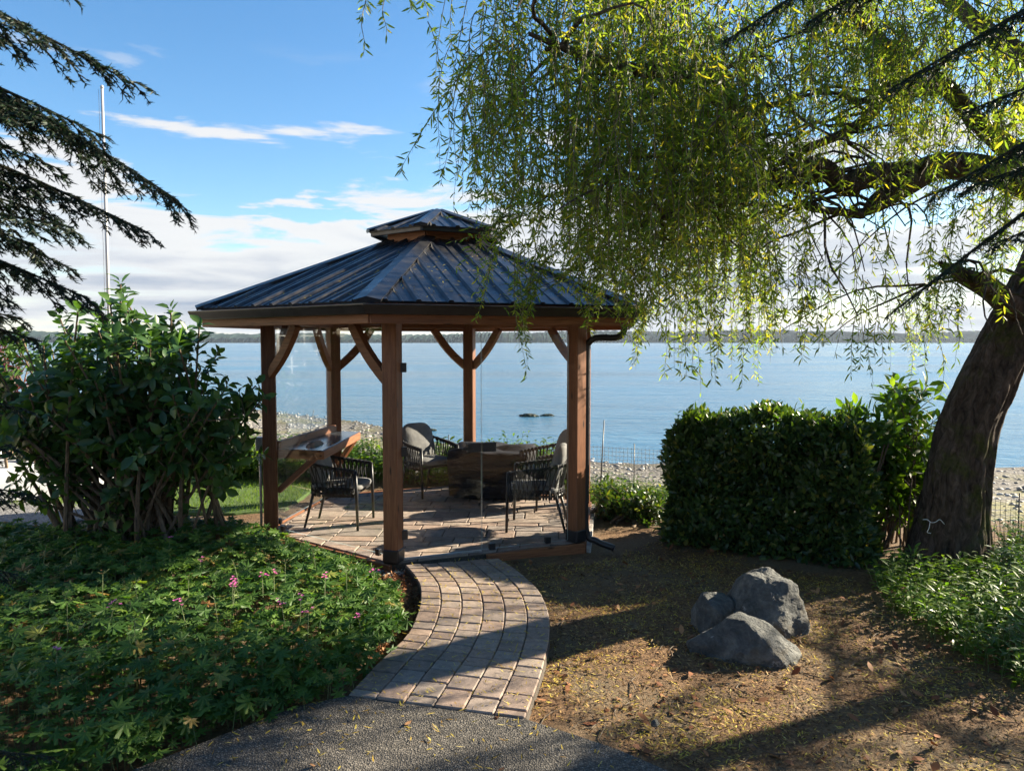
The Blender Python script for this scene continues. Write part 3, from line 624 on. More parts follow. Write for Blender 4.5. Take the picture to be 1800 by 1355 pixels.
# glass: fixed panes and two doors
def pane(name, p0, p1, z0, z1, parent=gaz, th=0.009):
    Mx, L = frame(p0, p1); m = MB(); m.box((0, -th / 2, z0), (L, th / 2, z1))
    o = m.build(name, [M['pane'], M['glass_edge']], parent, Mx)
    for p in o.data.polygons:
        if abs(p.normal.y) < 0.5: p.material_index = 1
    return o, Mx, L
def clampbox(parent, Mx, x, z, w=0.05, h=0.06, name='clamp', d=0.02):
    m = MB(); m.box((x - w / 2, -d, z - h / 2), (x + w / 2, d, z + h / 2)); return m.build(name, M['black'], parent, Mx, 0.004)
def wallpts(i, gap=0.085):
    a, b = hexp(i, GR), hexp(i + 1, GR); d = (b - a).normalized(); return a + d * gap, b - d * gap
for i in (L_, B2):
    a, b = wallpts(i); o, Mx, L = pane('glass_pane', a, b, 0.05, PT - 0.03 if i != L_ else PT - 0.02)
    for x in (0.12, L - 0.12): clampbox(o, Mx, x, 0.055)
a, b = wallpts(F_); mid = a.lerp(b, 0.455); d = (b - a).normalized()
o, Mx, L = pane('glass_door', a + d * 0.006, mid - d * 0.004, 0.025, 2.06)
for z in (0.24, 1.0, 1.76): clampbox(o, Mx, 0.0, z, 0.075, 0.085, 'hinge', 0.022)
clampbox(o, Mx, L - 0.075, 1.0, 0.13, 0.085, 'lock', 0.03)
m = MB(); m.box((L - 0.20, -0.05, 0.985), (L - 0.09, -0.035, 1.01)); m.build('handle', M['black'], o, Mx, 0.003)
m = MB(); m.box((0, -0.012, 0.005), (L, 0.012, 0.024)); m.build('door_sweep', M['galv'], o, Mx, 0.002)
o, Mx, L = pane('glass_door', mid + d * 0.004, b - d * 0.006, 0.025, 2.06)
clampbox(o, Mx, 0.07, 1.0, 0.13, 0.085, 'strike_plate', 0.03)
for x in (0.10, L - 0.22): clampbox(o, Mx, x, 0.045, 0.06, 0.06)
# ------------------------------------------------------------------ bar shelf along the left rear side
a, b = hexp(L_, GR - 0.02), hexp(B2, GR - 0.02); d = (b - a).normalized(); inn = Vector((d.y, -d.x, 0))
if inn.dot(GC - a) < 0: inn = -inn
a = a + d * 0.09; b = b - d * 0.09; zt = 0.86
bar = thing('bar_counter', 'dark topped wooden bar shelf along the side wall of the gazebo', 'counter', tuple(a.lerp(b, 0.5)))
q = [a, b, Vector((-1.93, 9.50, 0)), Vector((-1.98, 7.84, 0))]
m = MB(); m.prism([tuple(p.xy) for p in q], zt - 0.05, zt); m.build('counter_top', M['bar'], bar, None, 0.004)
for p0, p1 in ((q[1], q[2]), (q[2], q[3]), (q[3], q[0])):
    beam('edge_board', p0 + Z1 * (zt - 0.052), p1 + Z1 * (zt - 0.052), 0.035, 0.09, M['cedar'], bar)
beam('backsplash', q[0] + Z1 * (zt + .035) + inn * .03, q[1] + Z1 * (zt + .03) + inn * .03, 0.05, 0.09, M['cedar'], bar)
for p, e in ((hexp(L_, GR - .08, .42), q[3]), (hexp(B2, GR - .08, .42), q[2])):
    e = e.lerp(p, .12); beam('support_brace', p, (e.x, e.y, zt - .06), 0.07, 0.06, M['cedar'], bar)
m = MB(); m.box((0.28, 0.04, zt + 0.003), (0.62, 0.11, zt + 0.03)); Mx, _ = frame(q[0], q[1])
tag(m.build('wood_offcut', M['grey_wood'], None, Mx, 0.004), 'pale wooden board lying on the bar shelf', 'board')
# ------------------------------------------------------------------ chairs (local: faces +X, origin on the floor)
def rounded(cx, cy, hx, hy, r, n=5):
    out = []
    for sx, sy, a0 in ((1, 1, 0), (-1, 1, 90), (-1, -1, 180), (1, -1, 270)):
        for k in range(n + 1):
            a = R_(a0 + 90 * k / n); out.append((cx + sx * (hx - r) + r * math.cos(a), cy + sy * (hy - r) + r * math.sin(a)))
    return out
def pillow(poly, z0, z1, puff, rings=4):
    """soft slab: stacked rings bulging in the middle, closed by shallow domes"""
    m = MB(); n = len(poly); cx = sum(p[0] for p in poly) / n; cy = sum(p[1] for p in poly) / n; V = []; lev = []
    prof = [(-1, .55, -.35), (-1, .90, 0), (-.6, 1.0, 0), (0, 1.0 + puff, 0), (.6, 1.0, 0), (1, .90, 0), (1, .55, .35)]
    for t, s, e in prof:
        z = (z0 + z1) / 2 + (z1 - z0) / 2 * (t + e)
        V += [(cx + (x - cx) * s, cy + (y - cy) * s, z) for x, y in poly]
    k = len(prof); V += [(cx, cy, z0 - (z1 - z0) * .25), (cx, cy, z1 + (z1 - z0) * .25)]
    Fs = [(r * n + j, r * n + (j + 1) % n, (r + 1) * n + (j + 1) % n, (r + 1) * n + j) for r in range(k - 1) for j in range(n)]
    Fs += [(k * n, (j + 1) % n, j) for j in range(n)] + [(k * n + 1, (k - 1) * n + j, (k - 1) * n + (j + 1) % n) for j in range(n)]
    m.add(V, Fs, True); return m
def make_chair():
    t = thing('patio_chair', 'chair', 'chair', group='rope chairs round the covered table')
    hw, fx, bx = 0.29, 0.27, -0.27
    rail = []
    for k in range(25):                                # U shaped top rail, front arm -> back -> other arm
        s = k / 24; a = PI * (s - 0.5)
        if s < 0.3: u = s / 0.3; p = (fx + (bx + .16 - fx) * u, -hw - .015 * math.sin(PI * u), 0.63 + .05 * u)
        elif s > 0.7: u = (1 - s) / 0.3; p = (fx + (bx + .16 - fx) * u, hw + .015 * math.sin(PI * u), 0.63 + .05 * u)
        else:
            u = (s - 0.3) / 0.4; an = PI * u; p = (bx + .16 - .22 * math.sin(an) ** .8, -hw * math.cos(an), 0.68 + .05 * math.sin(an))
        rail.append(Vector(p))
    low = [Vector((p.x * .93 + (.0 if p.x > 0 else .03), p.y * .93, 0.385)) for p in rail]
    m = MB(); m.tube(rail, 0.016, 8); m.build('arm_rail', M['rope'], t)
    m = MB(); m.tube(low, 0.014, 8); m.bar(low[0], low[-1], 0.028, 0.028); m.build('seat_frame', M['black'], t)
    for sy in (-1, 1):
        m = MB(); m.tube([(fx + .02, sy * hw, 0), (fx + .01, sy * hw, .4), (fx, sy * hw, .635)], [.014, .018, .017], 8); m.build('leg', M['black'], t)
        m = MB(); m.tube([(bx - .05, sy * .215, 0), (bx + .055, sy * .20, .40)], [.013, .018], 8); m.build('leg', M['black'], t)
    m = MB()                                           # V-strung ropes and a woven band at the seat
    def on(L, s): f = s * (len(L) - 1); k = min(int(f), len(L) - 2); return L[k].lerp(L[k + 1], f - k)
    nv = 26
    for k in range(nv):
        s = (k + 0.5) / nv; top = on(rail, s)
        for ds in (-0.014, 0.014):
            b = on(low, min(1, max(0, s + ds * 1.3))); b = b + Vector((0, 0, 0.06)); m.tube([top, top.lerp(b, .5), b], 0.0062, 5, False)
        m.tube([top + Vector((0, 0, .015)), top - Vector((0, 0, .03))], 0.021, 6)
    m.build('rope_strings', M['rope'], t, kind='stuff')
    m = MB()
    for k in range(60):
        s = (k + 0.5) / 60; b = on(low, s); o = Vector((b.x, b.y, 0)).normalized() * (0.006 if k % 2 else -0.003)
        m.tube([b + o + Vector((0, 0, .065)), b + o * 1.5 + Vector((0, 0, .02)), b + o + Vector((0, 0, -.035))], 0.0125, 5)
    for z in (0.035, 0.06): m.tube([p + Vector((0, 0, z)) for p in low], 0.010, 5)
    m.build('woven_band', M['rope'], t, kind='stuff')
    pillow(rounded(0.03, 0, .27, .25, .09), 0.405, 0.475, .02).build('seat_cushion', M['cushion'], t)
    back = pillow(rounded(0, 0, .25, .235, .15), -0.05, 0.05, .03)
    back.build('back_cushion', M['cushion'], t, Matrix.Translation((-.215, 0, .66)) @ Matrix.Rotation(R_(72), 4, 'Y'))
    return t
spots = [(598, 920, -6, 'rope chair beside the bar shelf with its back to the shelf'),
         (752, 866, -48, 'rope chair between the centre door post and the rear post, facing the doors'),
         (944, 926, 172, 'rope chair just inside the glass door with a sunlit cushion'),
         (966, 886, 200, 'rope chair partly hidden behind the chair with the sunlit cushion')]
proto = make_chair()
for k, (px, py, rz, lab) in enumerate(spots):
    c = proto if k == 0 else copy_tree(proto)
    p = G(px, py); c.location = (p.x, p.y, 0); c.rotation_euler = (0, 0, R_(rz)); c.matrix_basis = Matrix.Translation((p.x, p.y, 0)) @ Matrix.Rotation(R_(rz), 4, 'Z'); c['label'] = lab
# ------------------------------------------------------------------ covered fire table
p = G(866, 868); tb = thing('fire_table', 'low fire pit table wrapped in a black weather cover', 'table', (p.x, p.y, 0))
m = MB(); n = 64; V = []
levels = [(0.02, .92), (0.10, .94), (0.25, .97), (0.42, .99), (0.55, 1.0), (0.60, .985), (0.622, .93), (0.625, .6), (0.62, .3)]
for li, (z, s) in enumerate(levels):
    for k in range(n):
        a = 2 * PI * k / n; ca, sa = math.cos(a), math.sin(a); r = 1 / ((abs(ca / .56) ** 3.8 + abs(sa / .46) ** 3.8) ** (1 / 3.8))
        fold = 1 + (0.030 * math.sin(9 * a + z * 5) + 0.018 * math.sin(17 * a + 2 - z * 8)) * max(0, (0.62 - z)) * 1.8
        dz = 0.02 * math.sin(3 * a + 1) * (z > 0.3) + (0.018 * math.sin(5 * a) if z > .6 else 0) - (0.02 * max(0, math.cos(a - 5.4)) if z > .5 else 0)
        V.append((ca * r * s * fold, sa * r * s * fold, z + dz))
V.append((0, 0, 0.618)); k9 = len(levels)
m.add(V, [(r * n + j, r * n + (j + 1) % n, (r + 1) * n + (j + 1) % n, (r + 1) * n + j) for r in range(k9 - 1) for j in range(n)] + [((k9 - 1) * n + j, (k9 - 1) * n + (j + 1) % n, k9 * n) for j in range(n)], True)
m.build('cover', M['cover'], tb, Matrix.Translation(p) @ Matrix.Rotation(R_(-12), 4, 'Z'))
for sx in (-1, 1):
    for sy in (-1, 1):
        m = MB(); m.box((-.03, -.03, 0), (.03, .03, .12)); m.build('leg', M['black'], tb, Matrix.Translation(p) @ Matrix.Rotation(R_(-12), 4, 'Z') @ Matrix.Translation((sx * .40, sy * .30, 0)))
# ------------------------------------------------------------------ boulders
from mathutils import noise as mn
def boulder(name, label, px, py, rx, ry, rz_, seed, rot, zc, shape=None):
    bm = bmesh.new(); r0 = random.Random(seed); off = Vector((r0.uniform(0, 50),) * 3)
    if shape: pts = [Vector(p) for p in shape]
    else: pts = [Vector((r0.gauss(0, 1), r0.gauss(0, 1), r0.gauss(0, 1))).normalized() * r0.uniform(.9, 1.05) for _ in range(16)]
    for p in pts: bm.verts.new(p)
    bmesh.ops.convex_hull(bm, input=bm.verts)
    bmesh.ops.delete(bm, geom=[v for v in bm.verts if not v.link_faces], context='VERTS')
    bmesh.ops.bevel(bm, geom=list(bm.edges), offset=.035, segments=1, affect='EDGES', profile=.6)
    bmesh.ops.triangulate(bm, faces=bm.faces)
    for it in range(5):
        ed = [e for e in bm.edges if e.calc_length() > .075]
        if ed: bmesh.ops.subdivide_edges(bm, edges=ed, cuts=1); bmesh.ops.triangulate(bm, faces=[f for f in bm.faces if len(f.verts) > 3])
    for v in bm.verts:
        d = v.co.copy()
        q = d * (1 + 0.06 * mn.noise(d * 1.9 + off) + 0.035 * mn.noise(d * 4.5 + off) + 0.03 * abs(mn.noise(d * 8 + off)) + 0.016 * mn.noise(d * 20 + off))
        v.co = Vector((q.x * rx * .94, q.y * ry * .94, q.z * rz_ * .95))
    for f in bm.faces: f.smooth = True
    me = bpy.data.meshes.new(name); bm.to_mesh(me); bm.free(); me.materials.append(M['rock'])
    p = G(px, py, -0.06); o = bpy.data.objects.new(name, me); C.objects.link(o)
    o.matrix_basis = Matrix.Translation((p.x, p.y, zc)) @ Matrix.Rotation(R_(rot), 4, 'Z')
    return tag(o, label, 'boulder', 'garden boulders')
boulder('boulder', 'largest grey boulder standing upright behind two smaller ones', 1333, 1098, .335, .29, .42, 21, 0, -0.10,
    [(-1.0, .1, .05), (-.95, -.5, -.1), (-.75, .5, .4), (-.30, -.1, 1.02), (-.25, .5, .95), (.15, -.35, .95), (.35, .3, 1.08), (.72, -.2, .92), (.85, .5, .8), (1.02, -.4, .35), (1.05, .3, .2), (.9, -.6, -.3), (.2, -.85, .35), (-.4, -.75, .3), (-1, -.4, -1), (1, -.5, -1), (1, .8, -1), (-1, .8, -1)])
boulder('boulder', 'small squat brown grey rock beside the largest boulder', 1256, 1098, .17, .16, .19, 5, 15, 0.0,
    [(-1, -.3, .2), (-.9, .6, .1), (-.6, -.7, .7), (-.5, .3, 1.0), (.5, .2, .95), (.6, -.6, .75), (1, .5, .3), (1.05, -.4, .0), (.2, -1, .1), (-.9, -.7, -1), (1, -.8, -1), (1, .8, -1), (-.9, .9, -1)])
boulder('boulder', 'pale veined wedge shaped boulder lying in front of the largest one', 1308, 1146, .365, .23, .225, 33, -14, -0.05,
    [(-1.08, -.2, .1), (-1.05, .3, .0), (-.6, -.5, .35), (-.35, .1, .95), (-.1, .6, 1.0), (.05, -.35, 1.05), (.35, .1, .95), (.65, .4, .55), (.95, -.3, .12), (1.05, .2, .05), (.6, -.85, .1), (-.2, -.8, .25), (-.9, -.5, -1), (1.0, -.6, -1), (1, .6, -1), (-.9, .7, -1)])
p = G(1152, 1274, -0.05)
o = boulder('stone', 'small blue grey stone among fallen leaves at the edge of the concrete path', 1152, 1276, .030, .026, .026, 8, 20, -0.045); o['category'] = 'stone'; del o['group']
# ------------------------------------------------------------------ flagpole
p = G(199, 885, -0.1); p = Vector(((199 - 900) / FPX * 14.1, 14.0, gz(-7.4, 14.0)))
fp = thing('flagpole', 'tall slim white flagpole rising behind the big leafy shrub', 'flagpole', tuple(p))
m = MB(); m.tube([p, p + Z1 * 4, p + Z1 * (A(186, 156, 14.0).z - p.z)], [.034, .030, .024], 12); m.build('pole', M['pole'], fp)
tp = Vector((p.x, p.y, A(186, 156, 14.0).z)); m = MB(); m.tube([tp, tp + Z1 * .03, tp + Z1 * .06], [.03, .034, .015], 10); m.build('cap', M['pole'], fp)
m = MB(); m.tube([tp + Vector((-.05, -.02, -.02)), tp + Vector((-.055, -.02, -2.5)), p + Vector((-.05, -.02, 1.2))], .004, 4); m.build('halyard', M['galv'], fp)
# ------------------------------------------------------------------ wire fences
def wire_fence(name, label, P, h, mesh, posts=True, cat='fence'):
    t = thing(name, label, cat, tuple(P[0]))
    m = MB()
    for a, b in zip(P[:-1], P[1:]):
        a, b = Vector(a), Vector(b); L = (b - a).length; d = (b - a) / L; nw = int(L / mesh)
        for k in range(nw + 1):
            q = a + d * min(L, k * mesh); m.tube([q, q + Z1 * h], 0.0026, 3, False)
        for k in range(int(h / mesh) + 1): m.tube([a + Z1 * (k * mesh), b + Z1 * (k * mesh)], 0.0026, 3, False)
    m.build('wire_mesh', M['galv'], t, kind='stuff')
    if posts:
        for q in P: 
            mm = MB(); mm.tube([Vector(q) - Z1 * .2, Vector(q) + Z1 * (h + .06)], .007, 6); mm.build('stake', M['black'], t)
wire_fence('wire_fence', 'low galvanised wire mesh fence between the gazebo and the hedge', [(0.95, 10.75, -.1), (1.7, 10.45, -.1), (2.5, 10.0, -.1)], .62, .055)
wire_fence('wire_fence', 'low wire mesh fence beside the willow trunk above the beach', [(4.35, 7.55, -.15), (5.15, 7.6, -.15), (6.2, 7.5, -.15)], .55, .055)
wire_fence('wire_fence', 'low wire mesh fence among plants behind the bar shelf', [(-3.4, 12.0, -.15), (-2.2, 12.0, -.15), (-1.0, 11.9, -.15)], .62, .06)
m = MB(); m.tube([G(1053, 905, -.1), A(1057, 830, G(1053, 905, -.1).y), A(1062, 738, G(1053, 905, -.1).y + .05)], [.009, .008, .006], 6)
tag(m.build('garden_stake', M['black']), 'thin black stake standing by the wire fence', 'stake')
q0 = G(531, 850, -.1); m = MB(); m.tube([Vector((-3.15, 11.6, -.15)), Vector((-3.13, 11.6, .5)), Vector((-3.05, 11.6, .95))], .006, 5)
tag(m.build('garden_stake', M['black']), 'thin dark rod rising behind the bar shelf', 'stake')
# ------------------------------------------------------------------ beyond the shrub, far left: rail, boat, logs
def hull(t, Lh, wh, hh):
    m = MB(); n = 15; V = []
    for k in range(n):
        s = k / (n - 1); wd = wh * math.sin(PI * min(1, s * .55 + .42)) ** .8 * (1 - max(0, s - .55) ** 1.6 * 2.05); wd = max(wd, .01); x = -Lh / 2 + Lh * s
        sheer = .05 * (2 * s - 1) ** 2
        for a in range(9):
            th = PI * a / 8; V.append((x, -wd * math.cos(th), sheer + hh * (math.sin(th) ** .7) * (1 - .35 * max(0, s - .6))))
    m.add(V, [(i * 9 + j, i * 9 + j + 1, (i + 1) * 9 + j + 1, (i + 1) * 9 + j) for i in range(n - 1) for j in range(8)], True)
    m.add(V[:9], [tuple(range(9))]); return m.build('hull', M['boat'], t, Wm(t))
bt = thing('dinghy', 'upturned pale dinghy glimpsed behind the big shrub', 'boat', (-6.15, 10.3, -0.02), R_(35)); hull(bt, 2.4, .62, .48)
m = MB(); m.box((-1.1, -.02, .44), (.9, .02, .50)); m.build('keel', M['boat'], bt, Wm(bt), .008)
rl = thing('timber_rail', 'weathered grey timber rail with white posts behind the big shrub', 'railing', (-7.2, 11.6, 0))
for k in range(4):
    m = MB(); m.box((-.05, -.05, -.2), (.05, .05, .66)); m.build('post', M['white'], rl, Matrix.Translation((-9.4 + k * 1.45, 11.6 + .05 * k, 0)), .008)
for z, hgt in ((.70, .06), (.42, .11)): beam('rail_board', (-9.6, 11.55, z), (-4.9, 11.75, z), .15 if z > .6 else .04, hgt, M['grey_wood'], rl)
rl2 = [(-9.5, 17, .16, 3.4, 8), (-7.6, 19, .13, 2.8, -14), (-8.4, 21.5, .15, 3.2, 20)]
for k, (x, y, r, L, rz) in enumerate(rl2):
    m = MB(); m.tube([(-L / 2 + L * j / 8, .04 * math.sin(j), .03 * math.cos(j * 1.7)) for j in range(9)], [r * (1.1 - .04 * j) for j in range(9)], 10)
    tag(m.build('driftwood_log', M['grey_wood'], None, Matrix.Translation((x, y, gz(x, y) + r * .6)) @ Matrix.Rotation(R_(rz), 4, 'Z')), ('long bleached driftwood log nearest the grey rail', 'short bleached driftwood log half way down the beach', 'bleached driftwood log closest to the water')[k], 'log')
# curly white wire on the willow trunk is added with the tree
# ------------------------------------------------------------------ the willow
wil = thing('willow_tree', 'large leaning willow with furrowed mossy trunk and long trailing leaves', 'tree', tuple(G(1668, 985, -.08)))
from mathutils import noise as mn
def limb(name, pix, rad, n=5, sides=14, rough=0.10, parent=wil, mat=None, furrow=0.0):
    P = catmull([A(*p) if len(p) == 3 else Vector(p[:3]) for p in pix], n); rr = lerp_list(rad, len(P))
    def jit(i, a):
        q = P[i] * 1.6; fur = furrow * (abs(math.sin(a * 9 + 2.2 * mn.noise(Vector((math.cos(a), math.sin(a), P[i].z * 2.2)) * 1.4) + 1.3 * mn.noise(P[i] * 3.1))) - .5) if furrow else 0
        return 1 + fur + (.035 * mn.noise(Vector((math.cos(a) * 9, math.sin(a) * 9, P[i].z * 9))) if furrow else 0) + rough * (mn.noise(Vector((math.cos(a) * 2.2, math.sin(a) * 2.2, q.z * .7 + q.x * .5))) + .5 * mn.noise(Vector((math.cos(a) * 6, math.sin(a) * 6, q.z * 1.4 + 7))))
    m = MB(); m.tube(P, rr, sides, True, jit); m.build(name, mat or M['bark'], parent); return P, rr
TY = 7.0
tp, tr = limb('trunk', [(1668, 1010, TY), (1668, 985, TY), (1676, 900, TY), (1692, 800, TY), (1722, 700, TY + .02), (1768, 605, TY + .03), (1818, 520, TY), (1850, 430, TY - .05), (1862, 330, TY - .1), (1852, 200, TY - .2), (1838, 60, TY - .3), (1800, -120, TY - .4), (1750, -330, TY - .5)],
    [.48, .36, .285, .252, .238, .235, .225, .205, .18, .15, .12, .09, .06], 14, 110, 0.13, furrow=.10)
limbs = [
 ([(1800, 560, 6.95), (1745, 510, 6.75), (1690, 482, 6.6), (1650, 462, 6.5)], [.17, .14, .10, .02]),
 ([(1858, 350, 6.9), (1760, 305, 6.55), (1655, 292, 6.3), (1590, 325, 6.15), (1540, 358, 6.05), (1516, 378, 6.0)], [.19, .165, .145, .13, .10, .03]),
 ([(1640, 300, 6.28), (1560, 305, 6.15), (1506, 318, 6.05), (1485, 328, 6.0), (1437, 291, 5.9), (1378, 318, 5.8), (1336, 322, 5.7), (1278, 351, 5.6), (1212, 368, 5.5), (1130, 395, 5.4)], [.13, .12, .12, .11, .10, .085, .075, .06, .045, .02]),
 ([(1336, 322, 5.7), (1303, 268, 5.6), (1295, 198, 5.5), (1256, 138, 5.4), (1180, 132, 5.2), (1090, 118, 5.0), (1010, 92, 4.85), (930, 60, 4.7)], [.07, .07, .065, .062, .058, .05, .036, .016]),
 ([(1850, 300, 6.9), (1760, 250, 6.6), (1696, 190, 6.4), (1655, 147, 6.3), (1612, 158, 6.2), (1572, 150, 6.1), (1530, 202, 6.0), (1489, 231, 5.9), (1415, 264, 5.8), (1350, 300, 5.7)], [.12, .11, .10, .09, .08, .07, .06, .055, .04, .015]),
 ([(1600, 155, 6.2), (1562, 90, 6.0), (1500, 20, 5.8), (1420, -60, 5.5), (1300, -120, 5.2), (1150, -150, 4.9)], [.07, .07, .06, .05, .04, .015]),
 ([(1845, 130, 6.8), (1740, 60, 7.2), (1640, -20, 7.6), (1500, -80, 8.0), (1350, -60, 8.3), (1200, 20, 8.5)], [.13, .11, .09, .07, .05, .015]),
 ([(1516, 378, 6.0), (1470, 372, 5.9), (1420, 365, 5.85), (1395, 350, 5.8)], [.05, .045, .035, .015]),
 ([(1835, 40, 6.7), (1900, -60, 6.4), (2020, -120, 6.0), (2150, -60, 5.6)], [.13, .10, .07, .02]),
 ([(1850, 250, 6.8), (1930, 150, 7.6), (2000, 80, 8.6), (2030, 120, 9.3)], [.13, .10, .06, .02]),
 ([(1860, 330, 6.9), (1990, 200, 7.2), (2160, 100, 7.5), (2450, 80, 7.8), (2800, 160, 7.6)], [.15, .12, .09, .06, .02]),  # this limb and the next: unseen, added to carry the shading tufts
 ([(1990, 200, 7.2), (2200, 60, 6.6), (2500, 0, 6.0), (2800, 60, 5.5)], [.09, .07, .05, .02]),
]
LP = []
for pix, rad in limbs:
    P, rr = limb('limb', pix, [q * .72 for q in rad], 6, 14, 0.2, furrow=.05); LP += P[4:]
# the curly white wire hung on the bark
q = [A(px, py, 6.62) for px, py in ((1622, 913), (1630, 913), (1637, 918), (1645, 917), (1652, 913), (1660, 921))]
m = MB(); m.tube(catmull(q, 4), .003, 5); m.tube(catmull([A(px, py, 6.615) for px, py in ((1635, 917), (1633, 928), (1630, 935), (1636, 937))], 4), .003, 5)
tag(m.build('wire_hook', M['white']), 'short curly white wire hooked on the willow bark', 'wire')
# hanging strands
LPa = np.array([tuple(p) for p in LP])
bot_x = [620, 690, 740, 790, 815, 850, 880, 925, 960, 1000, 1060, 1110, 1150, 1185, 1230, 1290, 1330, 1370, 1420, 1470, 1520, 1560, 1610, 1650, 1700, 1760, 1850, 2400]
bot_y = [90,  60, 200, 290, 330, 370, 385, 400, 420, 450, 510, 560, 570, 640, 690, 690, 680, 600, 610, 600, 690, 715, 660, 600, 570, 520, 520, 560]
S = Bunch(); nstr = 0
def strand(P0, length, lateral, seed_r, nleaf_sp=0.020, dens=1.0):
    global nstr
    m = max(6, int(length / 0.07)); t = np.linspace(0, 1, m)
    r = seed_r; az = r.uniform(0, 2 * PI); l2 = lateral * min(length, 1.0)
    sway = np.stack([np.sin(t * r.uniform(3, 7) + r.uniform(0, 6)), np.cos(t * r.uniform(3, 7) + r.uniform(0, 6)), 0 * t], -1) * 0.035 * t[:, None]
    # leave the branch sideways, then bend over and hang
    out = np.array([math.cos(az), math.sin(az), 0.0]); k = 1 - np.exp(-t * 3.0)
    Pl = P0 + out * (l2 * k)[:, None] + np.array([0, 0, -1.0]) * (length * (t ** 1.25))[:, None] + sway
    S.tubes(Pl[None], np.linspace(0.0042, 0.0012, m), 1)
    nl = int(length / nleaf_sp * dens); tt = np.sort(r.uniform(0.04, 1, nl)) * (m - 1); i0 = np.minimum(tt.astype(int), m - 2); f = (tt - i0)[:, None]
    B = Pl[i0] * (1 - f) + Pl[i0 + 1] * f; T = unit(Pl[i0 + 1] - Pl[i0])
    a = r.uniform(0, 2 * PI, nl); side = np.stack([np.cos(a), np.sin(a), r.uniform(-.5, .4, nl)], -1)
    D = unit(T * r.uniform(.25, .9, (nl, 1)) + side * r.uniform(.5, 1.0, (nl, 1)))
    Nn = unit(np.cross(D, r.normal(size=(nl, 3))))
    V, F = leaf_arrays(B, D, Nn, r.uniform(.040, .088, nl), r.uniform(.009, .0145, nl), r.uniform(-.5, .6, nl), 0.2)
    S.add(V, F, 0); nstr += 1
r = np.random.default_rng(5)
tries = 0
# holes shaped into the crown so the low sun lands on chosen spots
gaps = [(G(px, py, .15), rad) for px, py, rad in ((430, 1105, .42), (255, 1095, .42), (600, 1012, .35), (800, 1012, .22), (868, 1075, .25), (760, 1195, .25), (1060, 1090, .30), (1030, 1185, .22), (1390, 1100, .30), (1560, 1110, .35), (1690, 1080, .55), (1600, 1230, .28), (1300, 1260, .28), (1480, 1180, .22), (1750, 1290, .25), (560, 1290, .30), (330, 1330, .25), (640, 930, .25), (800, 900, .3))]
def in_gap(p):
    k = (p[2] - .1) / SUN_DIR.z; x, y = p[0] - SUN_DIR.x * k, p[1] - SUN_DIR.y * k
    return any((x - g.x) ** 2 + (y - g.y) ** 2 < rd * rd for g, rd in gaps)
while nstr < 3050 and tries < 20000:
    tries += 1
    base = LPa[r.integers(len(LPa))]; u_ = r.random()
    c0 = base + np.array([r.normal(0, .75), r.normal(0, .85), abs(r.normal(0, .5)) - .05])
    if u_ < .20: c0 = np.array([r.uniform(-.3, 7.5), r.uniform(4.2, 9.3), r.uniform(2.6, 6.2)])
    elif u_ < .36: c0 = np.array(A(r.uniform(830, 1340), r.uniform(-160, 330), r.uniform(4.4, 6.8)))
    elif u_ < .55: c0 = np.array([r.uniform(5.0, 10.5), r.uniform(5.5, 11.0), r.uniform(2.4, 5.6)])      # unseen tufts added out of the picture to dapple the ground
    elif u_ < .74: c0 = np.array(A(r.uniform(1040, 1720), r.uniform(330, 560), r.uniform(5.2, 8.6)))   # the trailing lower curtain
    if c0[1] < 4.0 or c0[1] > 11: continue
    px, py = proj(c0)
    if px < 790 or (px < 850 and py > 330): continue
    if px < 820 + 50 * (1 - np.clip(py / 200, 0, 1)) + 25 * math.sin(py * .05) and r.random() < .75: continue
    if wob(c0[0] * 1.6 + c0[2] * .8, c0[1] * 1.6 - c0[2] * .5, 1.0, 3.0) < -.05 and r.random() < .9: continue
    if 1320 < px < 1690 and 140 < py < 430 and r.random() < .90: continue
    if r.random() < .94 and any(in_gap(c0 - np.array([0, 0, dz])) for dz in (0, .45, .9)): continue
    for j in range(r.integers(5, 13)):                 # a tuft of strands from one branchlet
        P0 = c0 + r.normal(0, 1, 3) * np.array([.15, .15, .10]); px, py = proj(P0)
        yb = np.interp(px, bot_x, bot_y) + r.normal(0, 26) - abs(r.normal(0, 60)) * (r.random() < .5)
        room = P0[2] - A(px, yb, P0[1]).z
        if room < .15: continue
        if math.hypot(P0[0] - GC.x, P0[1] - GC.y) < RE + .15: continue   # nothing hangs through the gazebo roof
        L = min(room, r.uniform(.35, 1.1) if r.random() < .75 else r.uniform(1.0, 1.8))
        if r.random() < .93 and any(in_gap(P0 - np.array([0, 0, L * f])) for f in (0, .25, .5, .75, 1)): continue
        strand(P0, L, r.uniform(.08, .35), r)
goal = nstr + 380; tries = 0                          # unseen tufts added beyond the frame to dapple the mulch and concrete
while nstr < goal and tries < 6000:
    tries += 1
    c0 = np.array([r.uniform(6.2, 12.0), r.uniform(4.8, 10.0), r.uniform(2.6, 6.4)])
    if proj(c0)[0] < 1830 or any(in_gap(c0 - np.array([0, 0, dz])) for dz in (0, .5, 1.0)): continue
    for j in range(r.integers(8, 16)):
        P0 = c0 + r.normal(0, 1, 3) * np.array([.16, .16, .12]); L = min(P0[2] - 1.7, r.uniform(.4, 1.2))
        if L > .2 and not any(in_gap(P0 - np.array([0, 0, L * f])) for f in (0, .5, 1)): strand(P0, L, r.uniform(.08, .3), r, .024)
